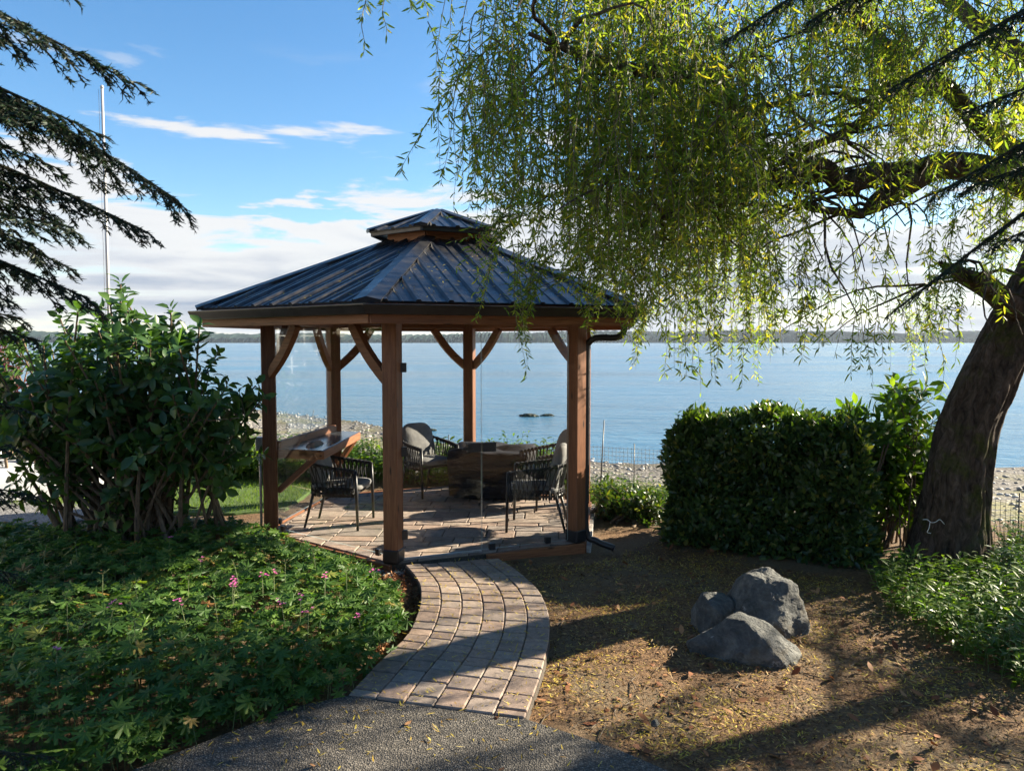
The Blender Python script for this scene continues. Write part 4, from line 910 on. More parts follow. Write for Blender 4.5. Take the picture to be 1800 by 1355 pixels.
# lone strands trailing in front of the roof and sky
for px0, py0, px1, py1, y in ((640, -30, 636, 100, 4.2), (676, -40, 676, 70, 4.3), (716, -60, 720, 18, 4.3), (748, -40, 750, 34, 4.1), (880, 330, 836, 560, 5.6), (900, 420, 925, 665, 5.7), (960, 420, 915, 575, 5.8), (1000, 400, 1035, 585, 5.9), (1055, 430, 1050, 560, 6.1), (868, 380, 800, 470, 5.5), (900, 380, 850, 440, 5.5), (940, 420, 925, 560, 5.75), (1040, 430, 1030, 575, 5.95), (1000, 470, 885, 545, 5.85), (1130, 520, 1108, 650, 6.3), (1410, 520, 1412, 615, 5.2)):
    for c in range(1 if y < 4.5 else 5):
        a, b = A(px0 + 8 * c, py0, y + .05 * c), A(px1 + r.uniform(-7, 7) * c, py1 - 22 * c, y + .05 * c)
        m_ = 14; t = np.linspace(0, 1, m_)[:, None]; Pl = np.array(a) * (1 - t) + np.array(b) * t
        Pl[:, 0] += (np.array(b)[0] - np.array(a)[0]) * -.35 * np.sin(PI * t[:, 0]) * .6 + .012 * np.sin(t[:, 0] * 9 + c)
        S.tubes(Pl[None], np.linspace(.004, .0012, m_), 1)
        nl = int((b - a).length / .013); tt = np.sort(r.uniform(0, 1, nl)) * (m_ - 1); i0 = np.minimum(tt.astype(int), m_ - 2); f = (tt - i0)[:, None]
        B = Pl[i0] * (1 - f) + Pl[i0 + 1] * f; T = unit(Pl[i0 + 1] - Pl[i0]); an = r.uniform(0, 2 * PI, nl)
        D = unit(T * .6 + np.stack([np.cos(an), np.sin(an), r.uniform(-.4, .4, nl)], -1) * .8)
        V, F = leaf_arrays(B, D, unit(np.cross(D, r.normal(size=(nl, 3)))), r.uniform(.04, .08, nl), r.uniform(.009, .013, nl), r.uniform(-.5, .6, nl), .2); S.add(V, F, 0)
a0, b0 = A(880, 70, 4.8), A(703, 300, 4.6)           # the long slanting spray against the sky
t = np.linspace(0, 1, 24)[:, None]; Pl = np.array(a0) * (1 - t) + np.array(b0) * t; Pl[:, 2] += .10 * np.sin(PI * t[:, 0])
S.tubes(Pl[None], np.linspace(.006, .0015, 24), 1)
nl = 120; tt = np.sort(r.uniform(0, 1, nl)) * 23; i0 = np.minimum(tt.astype(int), 22); f = (tt - i0)[:, None]; B = Pl[i0] * (1 - f) + Pl[i0 + 1] * f; T = unit(Pl[i0 + 1] - Pl[i0])
D = unit(T * .7 + r.normal(size=(nl, 3)) * .55); V, F = leaf_arrays(B, D, unit(np.cross(D, r.normal(size=(nl, 3)))), r.uniform(.045, .085, nl), .011, r.uniform(-.4, .6, nl), .2); S.add(V, F, 0)
# fine branches between limbs and strands
tw = []
for k in range(150):
    b = LPa[r.integers(len(LPa))]; az = r.uniform(0, 2 * PI); ln = r.uniform(.5, 1.6); t = np.linspace(0, 1, 9)[:, None]
    d = np.array([math.cos(az) - .3, math.sin(az), r.uniform(-.1, .5)])
    q = b + d * ln * t + np.array([0, 0, -1.]) * ln * .55 * t ** 2 + .04 * np.sin(t * 9 + k) * np.array([1, 0, 1.])
    dg = np.hypot(q[:, 0] - GC.x, q[:, 1] - GC.y)
    if (dg < RE + .1).any() or proj(q)[0].min() < 850: continue
    tw.append(q)
S.tubes(np.array(tw), np.linspace(.016, .004, 9), 2, 5)
S.build('crown', [M['willow_leaf'], M['twig'], M['bark']], wil, kind='stuff')
print('willow strands', nstr, 'tries', tries)
# ------------------------------------------------------------------ conifers reaching into the picture, plus an unseen fir added for shade
r = np.random.default_rng(21)
def conifer_branch(Bn, base, tip, droop, width, r, needle=.021, sub_sp=.040, hang=.35, nsp=.0048, nw=.0030):
    """a drooping bough: main axis, side twigs in a flat spray, needles on every twig"""
    base, tip = np.array(base), np.array(tip); Lb = np.linalg.norm(tip - base); ax = (tip - base) / Lb
    m_ = 14; t = np.linspace(0, 1, m_)[:, None]; P = base + (tip - base) * t + np.array([0, 0, 1.]) * droop * np.sin(PI * t) * .6
    Bn.tubes(P[None], np.linspace(.012 * max(.5, Lb), .0025, m_), 1, 5)
    side = unit(np.cross(ax, [0, 0, 1.])); tws = []; nsub = int(Lb / sub_sp)
    for k in range(nsub):
        s = (k + .5) / nsub; f = s * (m_ - 1); i0 = min(int(f), m_ - 2); q = P[i0] + (P[i0 + 1] - P[i0]) * (f - i0)
        for sg in (-1, 1):
            ln = width * (1 - s * .75) * r.uniform(.55, 1.15); d = unit(ax * r.uniform(.5, .95) + side * sg * r.uniform(.5, 1.0) + np.array([0, 0, r.uniform(-.35, .12) - hang * .4]))
            u = np.linspace(0, 1, 7)[:, None]; tw = q + d * ln * u + np.array([0, 0, -1.]) * ln * hang * u ** 2; tws.append(tw)
            nn = int(ln / .05)
            for j in range(nn):
                v = (j + .6) / (nn + .2); fi = v * 6; a = min(int(fi), 5); qq = tw[a] + (tw[a + 1] - tw[a]) * (fi - a)
                for s2 in (-1, 1):
                    l2 = ln * .36 * (1 - v * .6) * r.uniform(.6, 1.2); d2 = unit(d * .8 + np.cross(d, [0, 0, 1.]) * s2 * r.uniform(.5, .9) + np.array([0, 0, r.uniform(-.4, .05)]))
                    tws.append(qq + d2 * l2 * u + np.array([0, 0, -1.]) * l2 * .25 * u ** 2)
    tws.append(np.array([P[int(x)] for x in np.linspace(m_ * .5, m_ - 1, 7)]))
    tws = np.array(tws); Bn.tubes(tws[:, ::2], np.linspace(.0032, .0016, 4), 1, 3)
    lens = np.linalg.norm(tws[:, -1] - tws[:, 0], axis=1); cnt = np.maximum(6, (lens / nsp).astype(int))
    idx = np.repeat(np.arange(len(tws)), cnt); u = r.uniform(0, 6, len(idx)); a = np.minimum(u.astype(int), 5); f = (u - a)[:, None]
    B0 = tws[idx, a]; T = tws[idx, a + 1] - B0; B = B0 + T * f; T = unit(T)
    sd = unit(np.cross(T, np.array([0, 0, 1.]) + r.normal(0, .25, (len(idx), 3)))) * r.choice([-1, 1], (len(idx), 1))
    D = unit(T * r.uniform(.45, .9, (len(idx), 1)) + sd * .8 + r.normal(0, .22, (len(idx), 3)))
    n = len(idx); Nn = unit(np.cross(D, r.normal(size=(n, 3)))); S_ = np.cross(D, Nn); L = (r.uniform(.7, 1.25, n) * needle)[:, None]; W_ = nw
    V = np.stack([B - S_ * W_, B + S_ * W_, B + D * L], 1).reshape(-1, 3); Bn.add(V, np.arange(3 * n).reshape(-1, 3), 0)
def pxd(px, py, y): return tuple(A(px, py, y))
def conifer(name, label, trunk, rad, boughs, seed, extra, **kw):
    rr = np.random.default_rng(seed); t = thing(name, label, 'tree', tuple(trunk[0]), group=None)
    m = MB(); m.tube(catmull(trunk, 5), lerp_list(rad, (len(trunk) - 1) * 5 + 1), 14, True, lambda i, a: 1 + .05 * math.sin(7 * a + i)); m.build('trunk', M['stem'], t)
    Bn = Bunch()
    for b in boughs: conifer_branch(Bn, *b, rr, **kw)
    for z, az, ln in extra:                                  # unseen boughs, out of the picture
        f = (z - trunk[0][2]) / (trunk[-1][2] - trunk[0][2]); q = Vector(trunk[0]).lerp(Vector(trunk[-1]), f)
        e = q + Vector((math.cos(R_(az)) * ln, math.sin(R_(az)) * ln, -.25 * ln)); conifer_branch(Bn, tuple(q), tuple(e), .05, .34, rr, .052, .125, .35, .020, .0075)
    Bn.build('foliage', [M['conifer'], M['ctwig']], t, kind='stuff'); return t
T0 = (-2.75, 2.15, 0)
lb = [((-2.6, 2.3, 3.05), pxd(312, 352, 2.75), .22, .52), ((-2.6, 2.2, 3.0), pxd(238, 150, 2.6), .30, .46), ((-2.6, 2.2, 2.75), pxd(252, 405, 2.7), .16, .48),
      ((-2.6, 2.2, 2.5), pxd(155, 525, 2.6), .12, .44), ((-2.6, 2.2, 3.4), pxd(48, 98, 2.5), .18, .22), ((-2.6, 2.2, 2.2), pxd(70, 600, 2.6), .10, .30),
      ((-2.6, 2.1, 2.65), pxd(110, 300, 2.5), .2, .34), ((-2.6, 2.1, 2.45), pxd(60, 430, 2.4), .14, .34), ((-2.6, 2.2, 3.6), pxd(140, 5, 2.5), .12, .16),
      ((-2.6, 2.3, 1.9), pxd(45, 720, 3.0), .08, .30), ((-2.6, 2.3, 1.6), pxd(60, 870, 3.2), .06, .32), ((-2.6, 2.3, 1.4), pxd(30, 1010, 3.2), .06, .28), ((-2.6, 2.3, 1.2), pxd(20, 780, 3.1), .06, .30),
      ((-2.6, 2.0, .9), pxd(95, 1330, 2.45), .05, .20), ((-2.6, 2.0, 2.3), pxd(20, 530, 2.45), .08, .30), ((-2.6, 2.2, 2.9), pxd(180, 240, 2.55), .2, .40), ((-2.6, 2.3, 2.6), pxd(120, 470, 2.8), .12, .40), ((-2.6, 2.3, 2.35), pxd(130, 400, 2.4), .12, .36), ((-2.6, 2.3, 2.3), pxd(60, 330, 2.7), .1, .4), ((-2.6, 2.3, 2.75), pxd(90, 210, 2.4), .15, .38), ((-2.6, 2.3, 2.1), pxd(40, 560, 2.8), .1, .4), ((-2.6, 2.2, 2.55), pxd(95, 380, 2.9), .12, .42)]
ex = [(z, az, ln) for z, az, ln in ((3.9, 150, 1.3), (3.6, 200, 1.4), (3.2, 240, 1.3), (2.8, 170, 1.5), (2.3, 215, 1.5), (1.8, 160, 1.4), (1.6, 250, 1.2), (4.3, 100, 1.1), (4.6, 220, 1.0), (5.0, 160, .8), (4.4, 300, .9))]
conifer('conifer_tree', 'dark conifer reaching drooping boughs in front of the flagpole', [T0, (-2.72, 2.15, 1.8), (-2.7, 2.15, 3.6), (-2.7, 2.15, 5.6)], [.17, .14, .10, .04], lb, 3, ex)
T1 = (3.55, 2.2, 0)
rb = [((3.4, 2.3, 3.5), pxd(1640, 345, 2.9), .10, .26), ((3.4, 2.3, 3.2), pxd(1555, 560, 2.9), .35, .15), ((3.4, 2.3, 4.2), pxd(1420, 40, 2.9), .10, .30), ((3.4, 2.3, 4.4), pxd(1280, 70, 2.9), .16, .28),
      ((3.4, 2.3, 3.9), pxd(1560, 160, 2.85), .10, .28), ((3.4, 2.3, 3.0), pxd(1700, 330, 2.8), .10, .26), ((3.4, 2.3, 2.9), pxd(1745, 430, 2.7), .10, .22), ((3.4, 2.3, 3.3), pxd(1690, 200, 2.75), .10, .24), ((3.4, 2.3, 4.7), pxd(1560, -60, 2.9), .1, .34)]
ex = [(z, az, ln) for z, az, ln in ((4.9, 20, 1.2), (4.5, 60, 1.4), (4.0, -30, 1.5), (3.5, 30, 1.5), (2.6, 10, 1.5), (5.3, 120, 1.3), (5.1, 200, 1.5), (4.8, 250, 1.4), (4.2, 220, 1.4), (5.7, 170, 1.0), (5.9, 60, .9), (5.6, 300, .9), (3.6, 280, 1.3), (3.2, 230, 1.5), (2.8, 180, 1.5), (2.4, 130, 1.5), (2.2, 70, 1.5), (2.0, 200, 1.6), (1.7, 150, 1.6), (1.5, 90, 1.5), (1.3, 230, 1.6), (2.9, 110, 1.5), (2.6, 260, 1.5), (1.9, 40, 1.5))]  # low unseen boughs added to darken what the glass doors reflect
conifer('conifer_tree', 'dark fir hanging needled sprays before the willow limbs', [T1, (3.55, 2.2, 2), (3.55, 2.2, 4.2), (3.55, 2.2, 6.6)], [.19, .16, .11, .03], rb, 4, ex, needle=.032, sub_sp=.034, nsp=.0048, nw=.0023)
T2 = (7.6, 6.6, -.1); r9 = np.random.default_rng(17)  # unseen fir, added to break up the sun on mulch and concrete
ex = [(float(z), float(r9.uniform(0, 360)), float((1.15 + .75 * (1 - (z - 1.9) / 5)) * r9.uniform(.7, 1.1))) for z in np.linspace(1.9, 6.9, 30)]
conifer('conifer_tree', 'unseen dark fir added beyond the willow to cast broken shade over the mulch', [T2, (7.6, 6.6, 2.2), (7.6, 6.6, 4.6), (7.6, 6.6, 7.4)], [.16, .13, .09, .03], [], 5, ex)
# ------------------------------------------------------------------ big leafy shrub
def shrub(name, label, base, stems, leafL, leafW, mat, seed, spread=(1, 1), per=9, cat='shrub', stemr=.02, twigs=3, group=None, tipf=.5):
    rr = np.random.default_rng(seed); t = thing(name, label, cat, tuple(base), group=group); Bn = Bunch(); Lv = Bunch()
    for tip in stems:
        tip = np.array(tip); b = np.array(base) + rr.normal(0, .10, 3) * [spread[0], spread[1], 0]
        mid = b * .5 + tip * .5 + rr.normal(0, .07, 3) + np.array([0, 0, .10]); u = np.linspace(0, 1, 9)[:, None]
        P = b * (1 - u) ** 2 + 2 * mid * u * (1 - u) + tip * u ** 2; Bn.tubes(P[None], np.linspace(stemr * rr.uniform(.7, 1.3), stemr * .3, 9), 0, 6)
        ends = [(P[-1], unit(P[-1] - P[-2]))]
        for k in range(twigs):
            s = rr.uniform(tipf, .97); q = P[int(s * 8)]; d = unit(unit(tip - b) * .7 + rr.normal(0, .6, 3)); ln = rr.uniform(.12, .34)
            tw = q + d * ln * np.linspace(0, 1, 5)[:, None]; Bn.tubes(tw[None], np.linspace(.006, .003, 5), 0, 4); ends.append((tw[-1], d))
            if rr.random() < .6: ends.append((tw[2], d))
        for q, d in ends:
            n = per; a = rr.uniform(0, 2 * PI) + np.arange(n) * 2.4; x = unit(np.cross(d, [.3, .2, 1.])); y = np.cross(d, x)
            lift = np.linspace(.15, 1.0, n)
            D = unit((x * np.cos(a)[:, None] + y * np.sin(a)[:, None]) + d * lift[:, None] * 1.0 + rr.normal(0, .18, (n, 3)))
            Bp = q + d * np.linspace(-.10, .02, n)[:, None] + D * .012; Nn = unit(d + rr.normal(0, .3, (n, 3)))
            V, F = leaf_arrays(Bp, D, Nn, rr.uniform(.5, 1.25, n) * leafL, rr.uniform(.65, 1.15, n) * leafW, rr.uniform(-.15, .6, n), .2, True); Lv.add(V, F, 0)
    Bn.build('stems', M['stem'], t); o = Lv.build('foliage', mat, t, kind='stuff', smooth=True); return t
def blob_tips(rr, n, y0, y1, top, left, right, bottom):
    """stem tips filling an outline given in photo pixels at distances y0..y1"""
    out = []
    while len(out) < n:
        px = rr.uniform(left, right); py = rr.uniform(450, bottom); lim = np.interp(px, *top)
        if py < lim: continue
        out.append(tuple(A(px, py, rr.uniform(y0, y1))))
    return out
rr = np.random.default_rng(8)
top = ([-60, 20, 70, 110, 170, 215, 260, 330, 380, 420, 470], [620, 590, 560, 550, 545, 500, 535, 545, 620, 640, 690])
tips = blob_tips(rr, 105, 5.9, 7.6, top, -60, 470, 800) + blob_tips(rr, 10, 6.0, 7.0, top, 0, 430, 900) + [tuple(A(212, 500, 6.8)), tuple(A(300, 545, 6.6)), tuple(A(462, 700, 6.5)), tuple(A(350, 575, 6.5))]
bs = G(255, 985, -.05); shrub('leafy_shrub', 'big dark green shrub with broad leaves and bare woody stems', (bs.x, bs.y, -.06), tips, .125, .072, M['shrub_leaf'], 9, (3.0, 2.2), 8, stemr=.022, twigs=4, tipf=.6)
m = MB(); m.tube([G(140, 980, -.05), A(105, 930, 6.7), A(70, 870, 6.6)], [.035, .03, .025], 8); tag(m.build('dead_branch', M['stem']), 'leaning cut branch at the foot of the big shrub', 'branch')
# red maple glimpse and low shrubs
tips = [tuple(A(rr.uniform(-60, 70), rr.uniform(585, 680), rr.uniform(9.5, 10.4))) for _ in range(40)]
shrub('maple_shrub', 'dark red leaved shrub behind the big green shrub', (-6.7, 10, -.05), tips, .06, .035, M['red_leaf'], 12, (2, 2), 8)
tips = [tuple(A(rr.uniform(1045, 1175), rr.uniform(865, 930), rr.uniform(8.6, 9.3))) for _ in range(45)]
shrub('low_shrub', 'low dark leafy shrub between the gazebo and the hedge', (1.35, 9.0, -.13), tips, .075, .035, M['hedge_leaf'], 13, (3, 2), 9)
tips = [tuple(A(rr.uniform(390, 455), rr.uniform(800, 850), rr.uniform(11.2, 12.0))) for _ in range(40)]
shrub('low_shrub', 'small sunlit bush on the lawn edge beside the left gazebo post', (-4.3, 11.6, -.1), tips, .07, .04, M['bright_leaf'], 14, (2, 2), 9)
tips = []
for k in range(58):
    px = rr.uniform(1500, 1655); py = rr.uniform(650 + abs(px - 1590) * 1.0, 900); tips.append(tuple(A(px, py, rr.uniform(7.3, 8.1))))
shrub('tall_shrub', 'tall bright green big leaved shrub between the hedge and the willow trunk', (3.75, 7.75, -.12), tips, .15, .058, M['bright_leaf'], 15, (2.2, 2.2), 8, stemr=.011)
# ------------------------------------------------------------------ clipped hedge
hA, hB = Vector((1.60, 7.75, -.12)), Vector((3.25, 6.85, -.12)); hd = (hB - hA).normalized(); hn = Vector((-hd.y, hd.x, 0)); hL = (hB - hA).length; HT, HD = 1.29, .85
hed = thing('hedge', 'clipped boxy laurel hedge with dark glossy leaves', 'hedge', tuple(hA.lerp(hB, .5)))
rr = np.random.default_rng(31); n = 15500
face = rr.choice(5, n, p=[.40, .24, .14, .12, .10]); u = rr.uniform(0, hL, n); v = rr.uniform(0, HD, n); zz = rr.uniform(.02, HT, n); dep = np.abs(rr.normal(0, .07, n)) - .03
nv = np.array(hn); dv = np.array(hd); Nf = np.zeros((n, 3))
v = np.where(face == 0, dep, np.where(face == 2, HD - dep, v)); zz = np.where(face == 1, HT - dep, zz); u = np.where(face == 3, dep, np.where(face == 4, hL - dep, u))
Nf[face == 0] = -nv; Nf[face == 1] = (0, 0, 1); Nf[face == 2] = nv; Nf[face == 3] = -dv; Nf[face == 4] = dv
zz = zz + (zz > .5) * .035 * wob(u * 3, v * 3, 1.3) ; bulge = .09 * wob(u * 2.2, zz * 2.2, 1.2, 4) + np.maximum(0, rr.normal(0, .035, n)) * (face == 1)
ins = .13 * np.clip((zz - (HT - .22)) / .22, 0, 1) ** 2; u = hL / 2 + (u - hL / 2) * (1 - ins / (hL / 2)); v = HD / 2 + (v - HD / 2) * (1 - ins / (HD / 2))
P = np.array(hA) + dv * u[:, None] + nv * v[:, None] + np.array([0, 0, 1.]) * zz[:, None] + Nf * bulge[:, None]
D = unit(Nf * rr.uniform(.25, .9, (n, 1)) + np.array([0, 0, .55]) + rr.normal(0, .55, (n, 3))); Nn = unit(Nf * .6 + np.array([0, 0, .5]) + rr.normal(0, .5, (n, 3)))
V, F = leaf_arrays(P, D, Nn, rr.uniform(.055, .112, n), rr.uniform(.026, .046, n), rr.uniform(0, .3, n), .15, True)
hb = Bunch(); hb.add(V, F, 0); hb.build('foliage', M['hedge_leaf'], hed, kind='stuff', smooth=True)
hb = Bunch(); tw = []
for k in range(90):
    b = np.array(hA) + dv * rr.uniform(.1, hL - .1) + nv * rr.uniform(.2, HD - .2); tw.append(b + np.array([rr.normal(0, .12), rr.normal(0, .12), 1.0]) * np.linspace(-.1, HT - .15, 6)[:, None] * np.array([1, 1, 1.]))
hb.tubes(np.array(tw), np.linspace(.016, .006, 6), 0, 5); hb.build('stems', M['stem'], hed)
sh = Bunch(); shl = Bunch()
for k in range(46):
    b = np.array(hA) + dv * rr.uniform(.05, hL - .05) + nv * rr.uniform(0, HD * .8) + np.array([0, 0, HT - .05]); d = unit(np.array([rr.normal(0, .3), rr.normal(0, .3), 1.0])); ln = rr.uniform(.06, .17)
    sh.tubes((b + d * ln * np.linspace(0, 1, 4)[:, None])[None], np.linspace(.003, .0015, 4), 0, 3); n = 6; a = np.arange(n) * 2.4; D = unit(np.stack([np.cos(a), np.sin(a), np.full(n, .9)], -1))
    V, F = leaf_arrays(b + d * ln * np.linspace(.2, 1, n)[:, None], D, unit(d + rr.normal(0, .3, (n, 3))), rr.uniform(.04, .07, n), .024, .2, .15, True); shl.add(V, F, 0)
sh.build('shoot_stems', M['stalk'], hed, kind='stuff'); shl.build('shoot_leaves', M['bright_leaf'], hed, kind='stuff', smooth=True)
# dense twiggy heart of the hedge
rr2 = np.random.default_rng(32); n = 5200
P = np.array(hA) + dv * rr2.uniform(.10, hL - .10, (n, 1)) + nv * rr2.uniform(.10, HD - .10, (n, 1)) + np.array([0, 0, 1.]) * rr2.uniform(.05, HT - .1, (n, 1))
D = unit(rr2.normal(size=(n, 3))); V, F = leaf_arrays(P, D, unit(np.cross(D, rr2.normal(size=(n, 3)))), .11, .05, .1, .1)
hb = Bunch(); hb.add(V, F, 0); hb.build('inner_foliage', M['hedge_leaf'], hed, kind='stuff')
# ------------------------------------------------------------------ geranium bed
bed_px = [(-260, 1010), (-120, 960), (120, 955), (330, 948), (452, 950), (540, 985), (640, 1020), (695, 1060), (704, 1100), (676, 1140), (628, 1188), (590, 1218), (470, 1256), (330, 1300), (180, 1365), (0, 1450), (-260, 1500)]
bed = [tuple(G(a, b, 0).xy) for a, b in bed_px]
bx = [p[0] for p in bed]; by = [p[1] for p in bed]
rr = np.random.default_rng(41)
def scatter(poly, n, rr):
    x0, x1 = min(p[0] for p in poly), max(p[0] for p in poly); y0, y1 = min(p[1] for p in poly), max(p[1] for p in poly); out = np.zeros((0, 2))
    while len(out) < n:
        q = np.stack([rr.uniform(x0, x1, n * 2), rr.uniform(y0, y1, n * 2)], -1); out = np.concatenate([out, q[inpoly(q[:, 0], q[:, 1], poly)]])
    return out[:n]
def edge_dist(q, poly):
    d = np.full(len(q), 9.); n = len(poly)
    for i in range(n):
        a = np.array(poly[i]); b = np.array(poly[(i + 1) % n]); e = b - a; t = np.clip(((q - a) @ e) / (e @ e), 0, 1); d = np.minimum(d, np.linalg.norm(q - a - t[:, None] * e, axis=1))
    return d
def mound(q): return .11 + .19 * np.clip(edge_dist(q, bed) / .45, 0, 1) ** .7 + .035 * wob(q[:, 0], q[:, 1], 3.2) + .02 * wob(q[:, 0], q[:, 1], 8.0, 1)
def palmate():
    """deeply cut seven lobed leaf, fan of triangles, unit radius, petiole at the origin"""
    pts = [(0, -.05, 0)]; lobes = 7; k = lobes * 4
    for i in range(lobes):
        a0 = R_(-150 + 300 * (i + .5) / lobes); ln = 1 - .14 * abs(i - 3)
        for da, rr_ in ((-.30, .42), (-.15, .86), (.10, 1.0)):
            a = a0 + da; rad = rr_ * ln; pts.append((math.sin(a) * rad, math.cos(a) * rad, .07 * math.sin(3.5 * da * 2) - .16 * rad * rad))
        if i == lobes - 1: pts.append((math.sin(a0 + .3) * .42 * ln, math.cos(a0 + .3) * .42 * ln, -.03))
    n = len(pts); return np.array(pts), np.array([(0, i, i + 1) for i in range(1, n - 1)])
PV, PF = palmate()
q = scatter(bed, 7600, rr); h = mound(q); q = q + rr.normal(0, .045, q.shape); lay = rr.random(len(q)); zz = h * np.where(lay < .7, rr.uniform(.82, 1.12, len(q)), rr.uniform(.3, .8, len(q)))
n = len(q); az = rr.uniform(0, 2 * PI, n); Nn = unit(np.stack([rr.normal(0, .28, n), rr.normal(-.10, .28, n), np.ones(n)], -1)); ref = np.stack([np.cos(az), np.sin(az), 0 * az], -1)
Xv = unit(np.cross(ref, Nn)); Yv = np.cross(Nn, Xv); sz = rr.uniform(.028, .098, n)
V = (np.array([q[:, 0], q[:, 1], zz]).T[:, None] + (PV[None, :, 0:1] * Xv[:, None] + PV[None, :, 1:2] * Yv[:, None] + PV[None, :, 2:3] * Nn[:, None]) * sz[:, None, None]).reshape(-1, 3)
F = (np.arange(n)[:, None, None] * len(PV) + PF[None]).reshape(-1, 3)
gb = Bunch(); gb.add(V, F, 0)
q2 = scatter(bed, 16000, rr); q2 = q2[edge_dist(q2, bed) < .22][:2600] + 0; n2 = len(q2); q2 = q2 + rr.normal(0, .05, q2.shape); z2 = rr.uniform(.0, .14, n2); a2 = rr.uniform(0, 2 * PI, n2)   # the skirt of the bed
N2 = unit(np.stack([rr.normal(.1, .4, n2), rr.normal(-.45, .35, n2), np.ones(n2)], -1)); r2 = np.stack([np.cos(a2), np.sin(a2), 0 * a2], -1); X2 = unit(np.cross(r2, N2)); Y2 = np.cross(N2, X2); s2 = rr.uniform(.03, .085, n2)
V = (np.stack([q2[:, 0], q2[:, 1], z2], -1)[:, None] + (PV[None, :, 0:1] * X2[:, None] + PV[None, :, 1:2] * Y2[:, None] + PV[None, :, 2:3] * N2[:, None]) * s2[:, None, None]).reshape(-1, 3)
gb.add(V, (np.arange(n2)[:, None, None] * len(PV) + PF[None]).reshape(-1, 3), 0)
k = rr.choice(n, 2600, False); st = np.stack([np.stack([q[k, 0] + rr.normal(0, .03, 2600), q[k, 1] + rr.normal(0, .03, 2600), np.full(2600, -.06)], -1), np.stack([q[k, 0], q[k, 1], zz[k]], -1)], 1); gb.tubes(st, [.0022, .0016], 1, 3)
tag(gb.build('geranium_ground_cover', [M['geranium_leaf'], M['stalk']]), 'dense bed of lobed geranium leaves beside the paver path', 'ground cover', kind='stuff')
# flowering stalks above the leaves
def flower(x, y, h, bloom, label, group):
    t = thing('geranium_flower', label, 'flower', (x, y, 0), group=group); lx, ly = rr.normal(0, .04, 2); z0 = .02; zt = z0 + h
    m = MB(); m.tube([(x, y, -.05), (x + lx * .4, y + ly * .4, h * .6), (x + lx, y + ly, zt)], [.0028, .0024, .002], 5)
    for j in range(3): m.tube([(x + lx, y + ly, zt), (x + lx + rr.normal(0, .02), y + ly + rr.normal(0, .02), zt + rr.uniform(.015, .04))], .0015, 4)
    m.build('stalk', M['stalk'], t); m = MB()
    for j in range(5 if bloom else 2):
        cx, cy, cz = x + lx + rr.normal(0, .018), y + ly + rr.normal(0, .018), zt + rr.uniform(.0, .04); a0 = rr.uniform(0, 6)
        for k in range(5):
            a = a0 + k * 2 * PI / 5; L = .0105 if bloom else .006; c, s = math.cos(a), math.sin(a); up = rr.uniform(.2, .6)
            m.add([(cx, cy, cz), (cx + c * L * .6 - s * L * .45, cy + s * L * .6 + c * L * .45, cz + L * up), (cx + c * L * 1.2, cy + s * L * 1.2, cz + L * up * 1.2), (cx + c * L * .6 + s * L * .45, cy + s * L * .6 - c * L * .45, cz + L * up)], [(0, 1, 2, 3)])
    m.build('blossom', M['petal'] if bloom else M['dead_leaf'], t)
for px, py in ((464, 1062), (508, 1112), (526, 1098), (447, 1072), (338, 1112), (100, 1202), (408, 1075), (483, 1052), (404, 1092), (175, 1120), (570, 1072), (640, 1085), (300, 968), (650, 1020), (540, 1120), (345, 1015)):
    p = G(px, py + 40, 0.1); flower(p.x, p.y, float(mound(np.array([[p.x, p.y]]))[0]) + rr.uniform(.05, .13), True, 'magenta geranium blossom on a thin stalk above the leaf bed', 'magenta geranium blossoms')
for px, py in ((250, 1080), (330, 1062), (430, 1040), (180, 1065), (120, 1130), (500, 1040), (560, 1010), (240, 1150), (390, 1110), (610, 1040), (70, 1010), (140, 990)):
    p = G(px, py + 40, 0.1); flower(p.x, p.y, float(mound(np.array([[p.x, p.y]]))[0]) + rr.uniform(.08, .17), False, 'bare faded geranium stalk standing above the leaf bed', 'faded geranium stalks')
# ------------------------------------------------------------------ bright plants: behind the gazebo and at the lower right
def patch(name, label, poly, n, hgt, L, W_, mat, seed, zfun=None):
    r3 = np.random.default_rng(seed); q = scatter(poly, n, r3); ns = len(q)
    z0 = ground_z(q[:, 0], q[:, 1]); h = hgt * r3.uniform(.35, 1.1, ns) * (1 + .35 * wob(q[:, 0], q[:, 1], 2.6, 1.0))
    per = 7; B = []; D = []; Nn = []
    lean = r3.normal(0, .18, (ns, 2)); Bn = Bunch()
    tipx = np.stack([q[:, 0] + lean[:, 0] * h, q[:, 1] + lean[:, 1] * h, z0 + h], -1); bs_ = np.stack([q[:, 0], q[:, 1], z0 - .05], -1)
    Bn.tubes(np.stack([bs_, bs_ * .5 + tipx * .5, tipx], 1), [.0035, .003, .002], 1, 3)
    for k in range(per):
        s = .25 + .75 * (k + 1) / per; a = r3.uniform(0, 2 * PI, ns); B.append(bs_ + (tipx - bs_) * s); D.append(np.stack([np.cos(a), np.sin(a), r3.uniform(.1, .9, ns)], -1)); Nn.append(np.stack([-.5 * np.cos(a), -.5 * np.sin(a), np.ones(ns)], -1) + r3.normal(0, .2, (ns, 3)))
    B = np.concatenate(B); D = np.concatenate(D); Nn = np.concatenate(Nn); V, F = leaf_arrays(B, D, unit(Nn), r3.uniform(.7, 1.25, len(B)) * L, r3.uniform(.7, 1.2, len(B)) * W_, r3.uniform(.1, .5, len(B)), .12, True)
    Bn.add(V, F, 0); return tag(Bn.build(name, [mat, M['stalk']]), label, 'ground cover', kind='stuff')
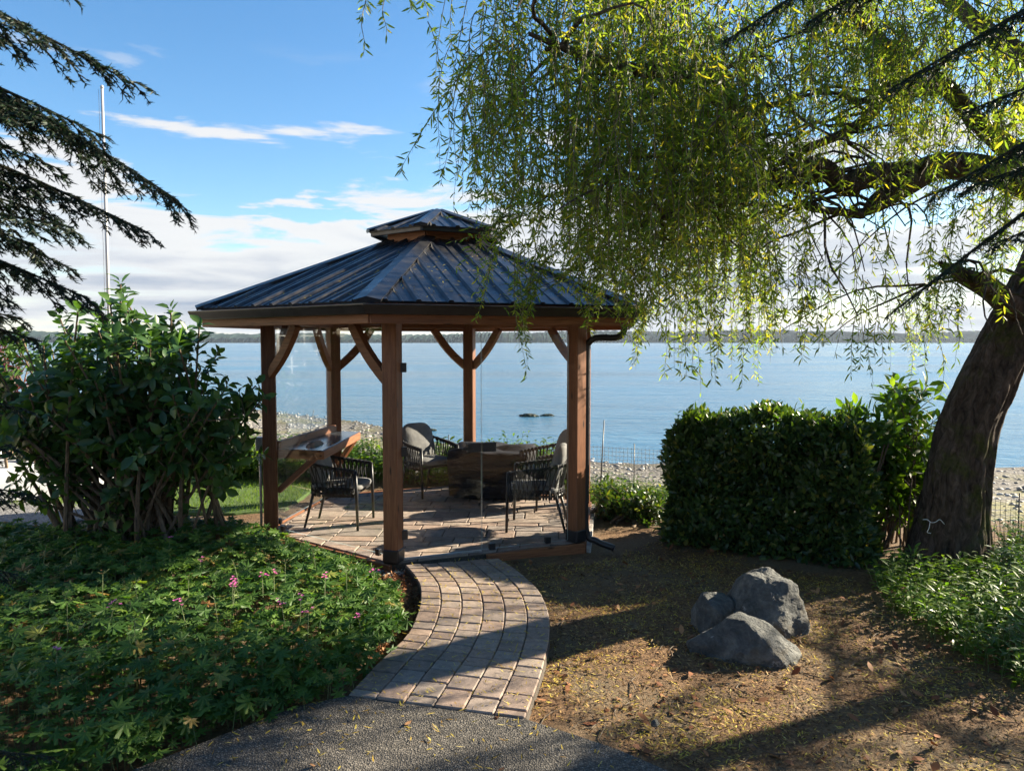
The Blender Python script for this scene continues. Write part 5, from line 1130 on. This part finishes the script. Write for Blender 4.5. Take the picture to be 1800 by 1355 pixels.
patch('bank_plants', 'bright green leafy plants on the bank behind the gazebo', [(-4.4, 11.0), (-2.2, 10.95), (-.7, 10.75), (.6, 10.3), (1.0, 10.6), (.8, 11.6), (-4.6, 12.2)], 1750, .50, .12, .045, M['bright_leaf'], 51)
patch('bank_plants', 'sunlit leafy plants at the foot of the willow trunk', [tuple(G(a, b, -.05).xy) for a, b in ((1530, 1010), (1560, 1070), (1640, 1120), (1730, 1180), (1830, 1230), (1990, 1240), (2000, 960), (1830, 930), (1745, 965), (1700, 1010), (1600, 1010))], 1250, .26, .085, .030, M['bright_leaf'], 52)
patch('bank_plants', 'grassy plants on the bank right of the gazebo', [(1.0, 9.3), (1.6, 8.7), (2.4, 9.4), (2.8, 10.2), (1.2, 10.9), (.8, 10.2)], 420, .24, .10, .02, M['bright_leaf'], 53)
# grass on the lawn
r4 = np.random.default_rng(61); q = scatter(lawn, 14000, r4); n = len(q); P = np.stack([q[:, 0], q[:, 1], np.full(n, -.05)], -1); D = unit(np.stack([r4.normal(0, .35, n), r4.normal(0, .35, n), np.ones(n)], -1))
V, F = leaf_arrays(P, D, unit(np.cross(D, r4.normal(size=(n, 3)))), r4.uniform(.03, .07, n), .005, .3, .05); gb = Bunch(); gb.add(V, F, 0)
tag(gb.build('grass', M['grass']), 'short bright lawn grass beside the gazebo', 'grass', kind='stuff')
# ------------------------------------------------------------------ litter: chips, fallen willow leaves, dead leaves, pebbles
r5 = np.random.default_rng(71)
mul = [tuple(G(a, b, -.07).xy) for a, b in ((885, 985), (1040, 990), (1180, 930), (1330, 985), (1500, 1015), (1560, 1080), (1660, 1140), (1820, 1240), (1990, 1260), (1990, 1500), (1500, 1430), (1180, 1345), (1000, 1275), (925, 1255), (965, 1150), (967, 1080), (930, 1010))]
def flakes(name, label, cat, poly, n, L, W_, mat, z, tilt, seed, curl=.3, weights=None):
    r6 = np.random.default_rng(seed); q = scatter(poly, n, r6)
    if weights is not None: q = q[r6.random(n) < weights(q)]
    n = len(q); zz = (ground_z(q[:, 0], q[:, 1]) if z is None else np.full(n, z)) + r6.uniform(.003, .012, n); a = r6.uniform(0, 2 * PI, n)
    D = np.stack([np.cos(a), np.sin(a), r6.normal(0, tilt, n)], -1); Nn = unit(np.stack([r6.normal(0, tilt, n), r6.normal(0, tilt, n), np.ones(n)], -1))
    V, F = leaf_arrays(np.stack([q[:, 0], q[:, 1], zz], -1), D, Nn, r6.uniform(*L, n), r6.uniform(*W_, n), r6.uniform(-curl, curl, n), .1); b = Bunch(); b.add(V, F, 0)
    return tag(b.build(name, mat), label, cat, kind='stuff')
flakes('mulch_chips', 'brown bark chips strewn over the garden ground', 'mulch', mul, 25000, (.012, .042), (.003, .010), M['chip'], None, .25, 1, .3, lambda q: .55 + .45 * (wob(q[:, 0], q[:, 1], 2.4, 5) > -.2))
flakes('fallen_leaves', 'narrow yellow willow leaves fallen on the mulch', 'leaves', mul, 26000, (.02, .05), (.003, .0075), M['litter'], None, .22, 2, .5, lambda q: np.clip(.45 + .75 * wob(q[:, 0], q[:, 1], 1.9, 2), .08, 1))
flakes('fallen_leaves', 'broad dead brown leaves scattered over the mulch', 'leaves', mul, 420, (.04, .08), (.025, .045), M['dead_leaf'], None, .3, 3, .5)
ppoly = [(p.x, p.y) for p in Rt] + [(p.x, p.y) for p in reversed(Lf)]
flakes('fallen_leaves', 'yellow willow leaves lying on the paver path', 'leaves', ppoly, 760, (.02, .055), (.004, .008), M['litter'], .002, .1, 4, .5)
flakes('fallen_leaves', 'yellow willow leaves lying on the aggregate concrete', 'leaves', con, 2600, (.025, .06), (.004, .009), M['litter'], -.012, .12, 5, .5)
flakes('fallen_leaves', 'brown dead leaves lying on the aggregate concrete', 'leaves', con, 60, (.03, .06), (.02, .035), M['dead_leaf'], -.012, .2, 6, .5)
tws = []; r8 = np.random.default_rng(77); qq = scatter(mul, 190, r8)
for x_, y_ in qq:
    a_ = r8.uniform(0, 2 * PI); ln = r8.uniform(.06, .28); u = np.linspace(-.5, .5, 5)[:, None]; z_ = gz(x_, y_) + .008
    tws.append(np.array([x_, y_, z_]) + np.array([math.cos(a_), math.sin(a_), r8.normal(0, .04)]) * ln * u + np.array([-math.sin(a_), math.cos(a_), 0]) * .02 * np.sin(u * 6 + a_))
b_ = Bunch(); b_.tubes(np.array(tws), np.linspace(.004, .0022, 5), 0, 4); tag(b_.build('fallen_twigs', M['stick']), 'thin dead twigs lying on the mulch', 'twigs', kind='stuff')
soil = [tuple(G(a, b, -.05).xy) for a, b in ((655, 1000), (712, 993), (740, 1040), (735, 1075), (712, 1115), (640, 1180), (690, 1090), (690, 1040))]
flakes('mulch_chips', 'reddish bark chips between the leaf bed and the path', 'mulch', soil, 1500, (.02, .06), (.006, .02), M['dead_leaf'], None, .4, 7)
hexo = [tuple(hexp(i, RE - .1).xy) for i in range(6)]
def roof_z(q): 
    d = np.max([((q[:, 0] - GC.x) * math.cos(GROT + (i + .5) * PI / 3) + (q[:, 1] - GC.y) * math.sin(GROT + (i + .5) * PI / 3)) for i in range(6)], axis=0) / math.cos(PI / 6)
    return ZE + (RE - d) / (RE - RT) * (ZT - ZE)
q = scatter(hexo, 1100, r5); q = q[(np.hypot(q[:, 0] - GC.x, q[:, 1] - GC.y) > .9)]; n = len(q); a = r5.uniform(0, 2 * PI, n); D = np.stack([np.cos(a), np.sin(a), 0 * a], -1)
rad = unit(np.stack([q[:, 0] - GC.x, q[:, 1] - GC.y, np.full(n, 0.)], -1)); Nn = unit(rad * .4 + np.array([0, 0, 1.]))
V, F = leaf_arrays(np.stack([q[:, 0], q[:, 1], roof_z(q) + .012], -1), D - Nn * np.sum(D * Nn, 1, keepdims=True), Nn, r5.uniform(.03, .06, n), .008, .1, .1); b_ = Bunch(); b_.add(V, F, 0)
tag(b_.build('fallen_leaves', M['litter']), 'fallen willow leaves caught on the metal roof', 'leaves', kind='stuff')
# pebbles on the beach and a few white ones at the post
def pebbles(name, label, pts, sizes, seed):
    r7 = np.random.default_rng(seed); bm = bmesh.new(); bmesh.ops.create_icosphere(bm, subdivisions=1, radius=1); IV = np.array([v.co[:] for v in bm.verts]); IF = np.array([[v.index for v in f.verts] for f in bm.faces]); bm.free()
    n = len(pts); sc_ = sizes[:, None] * np.stack([r7.uniform(.7, 1.3, n), r7.uniform(.7, 1.3, n), r7.uniform(.4, .75, n)], -1); jit = 1 + r7.normal(0, .09, (n, len(IV), 1)); a = r7.uniform(0, 2 * PI, n); c, s = np.cos(a)[:, None], np.sin(a)[:, None]
    L = IV[None] * jit * sc_[:, None]; V = np.stack([L[..., 0] * c - L[..., 1] * s, L[..., 0] * s + L[..., 1] * c, L[..., 2]], -1) + pts[:, None]
    return tag(tri_mesh(name, V.reshape(-1, 3), (np.arange(n)[:, None, None] * len(IV) + IF[None]).reshape(-1, 3), M['pebble'], kind='stuff', smooth=True), label, 'pebbles')
q = np.stack([r5.uniform(-13, 13, 5500), r5.uniform(11, 36, 5500)], -1); q = q[(q[:, 1] > bank_y(q[:, 0]) + 1.3) & (q[:, 1] < shore_y(q[:, 0]) + .6)]
pebbles('beach_pebbles', 'grey and tan pebbles covering the beach', np.stack([q[:, 0], q[:, 1], ground_z(q[:, 0], q[:, 1])], -1), r5.uniform(.025, .085, len(q)), 1)
q = np.array([tuple(G(a, b, -.06)) for a, b in zip(r5.uniform(662, 712, 160), r5.uniform(992, 1012, 160))]); pebbles('post_pebbles', 'small pale pebbles at the foot of the front gazebo post', q, r5.uniform(.008, .018, 160), 2)
# dark weed clumps awash in the shallows
for k, (px, py, s, lab) in enumerate(((930, 732, .42, 'larger dark weed covered rock awash in the shallows'), (962, 731, .30, 'long low dark weed clump beside the larger awash rock'), (758, 757, .22, 'small dark stone at the waterline beyond the rear chair'))):
    p = G(px, py, SEA); bm = bmesh.new(); bmesh.ops.create_icosphere(bm, subdivisions=3, radius=1)
    for v in bm.verts: v.co = Vector((v.co.x * s, v.co.y * s * .5, v.co.z * s * .28)) * (1 + .35 * mn.noise(v.co * 2.5 + Vector((k, 0, 0))))
    me = bpy.data.meshes.new('sea_rock'); bm.to_mesh(me); bm.free(); me.materials.append(M['weed']); o = bpy.data.objects.new('sea_rock', me); C.objects.link(o); o.location = (p.x, p.y, SEA + .01); tag(o, lab, 'rock')
# ------------------------------------------------------------------ neighbouring house out of frame: the left glass wall mirrors it
hs_ = thing('house', 'cream house with white framed windows mirrored in the gazebo glass', 'house', (-15.5, 6.5, -.1))
mb = MB(); mb.add([(-13.6, -1, -.2), (-13.6, 14, -.2), (-13.6, 14, 3.4), (-13.6, 6.5, 6.6), (-13.6, -1, 3.4), (-17.5, -1, -.2), (-17.5, 14, -.2), (-17.5, 14, 3.4), (-17.5, 6.5, 6.6), (-17.5, -1, 3.4)],
    [(0, 1, 2, 3, 4), (9, 8, 7, 6, 5), (0, 5, 6, 1), (1, 6, 7, 2), (0, 4, 9, 5)])
m = Mat('house_siding'); v = m.coord('Object', (1, 1, 8)); M['siding'] = m.done(m.pbr(m.ramp(m.noise(v, 3, 3), [(0.3, (0.42, 0.38, 0.30)), (0.7, (0.52, 0.47, 0.38))]), 0.8))
m = Mat('window_glass'); M['wglass'] = m.done(m.pbr((0.03, 0.04, 0.05), 0.08, spec=0.6))
mb.build('wall', M['siding'], hs_)
mb = MB(); mb.add([(-13.1, -1.6, 3.2), (-13.1, 6.5, 6.75), (-17.9, 6.5, 6.75), (-17.9, -1.6, 3.2), (-13.1, 14.6, 3.2), (-17.9, 14.6, 3.2)], [(0, 1, 2, 3), (1, 4, 5, 2)]); mb.build('roof', M['drive'], hs_)
for wy in (1.2, 4.4, 7.6, 10.8):
    for wz, hh in ((1.0, 1.5), (3.1, 1.2)):
        if wz > 3 and wy in (1.2, 10.8): continue
        fr_ = MB(); fr_.box((-13.59, wy - .62, wz - .08), (-13.52, wy + .62, wz)); fr_.box((-13.59, wy - .62, wz + hh), (-13.52, wy + .62, wz + hh + .08))
        for k in range(5): fr_.box((-13.59, wy - .62 + k * .30, wz), (-13.53, wy - .58 + k * .30, wz + hh))
        for k in (1, 2, 3): fr_.box((-13.59, wy - .58, wz + hh * k / 4), (-13.54, wy + .58, wz + hh * k / 4 + .03))
        f_ = fr_.build('window', M['white'], hs_)
        p_ = MB(); p_.box((-13.595, wy - .6, wz), (-13.58, wy + .6, wz + hh)); p_.build('pane', M['wglass'], f_)
rr = np.random.default_rng(91)
for y0, lab in ((3.6, 'sunlit yellow green shrub before the house, below the upper windows'), (8.8, 'sunlit yellow green shrub beside the far house window')):
    tips = [(-11.9 + rr.normal(0, .5), y0 + rr.normal(0, .75), abs(rr.normal(1.0, .5))) for _ in range(60)]
    shrub('house_shrub', lab, (-11.9, y0, -.1), tips, .12, .07, M['bright_leaf'], 92, (2, 2), 9)
for x0, y0, hgt, lab in ((5.6, .6, 6.5, 'dense unseen evergreen added beside the dark fir to darken the door reflections'), (8.2, -1.8, 8.0, 'tall unseen evergreen added farther behind the dark fir to darken reflections')):  # both trees out of view, added to darken the mirrored surroundings
    t_ = thing('added_evergreen', lab, 'tree', (x0, y0, -.05)); mb = MB(); mb.tube([(x0, y0, -.2), (x0, y0, hgt * .5), (x0, y0, hgt)], [.2, .14, .03], 10); mb.build('trunk', M['stem'], t_)
    n = 9000; hz = rr.uniform(.1, 1, n) ** 1.1; rad = (1 - hz) * 1.9 * np.sqrt(rr.uniform(.2, 1, n)) + .12; a = rr.uniform(0, 2 * PI, n)
    P = np.stack([x0 + rad * np.cos(a), y0 + rad * np.sin(a), hz * hgt], -1); D = unit(np.stack([np.cos(a), np.sin(a), -.4 + 0 * a], -1) + rr.normal(0, .5, (n, 3)))
    V, F = leaf_arrays(P, D, unit(np.array([0, 0, 1.]) + rr.normal(0, .4, (n, 3))), rr.uniform(.15, .3, n), .09, .2, .1); b_ = Bunch(); b_.add(V, F, 0); b_.build('foliage', M['conifer'], t_, kind='stuff')
# ------------------------------------------------------------------ the air between here and the far shore
mb = MB(); mb.box((-3900, -60, -10.2), (3900, 3700, 75))
m = Mat('haze'); pv = m.n('ShaderNodeVolumePrincipled'); pv.inputs['Color'].default_value = (0.72, 0.85, 1.0, 1); pv.inputs['Density'].default_value = 0.00005; pv.inputs['Anisotropy'].default_value = 0.2
m.l(pv.outputs[0], m.out.inputs['Volume'])
tag(mb.build('haze', m.m), 'thin blue sea haze', 'haze', kind='stuff')
tot = 0
for o in C.objects:
    if o.type == 'MESH': tot += len(o.data.polygons)
print('POLYS', tot, 'OBJECTS', len(C.objects), 'STRANDS', nstr)
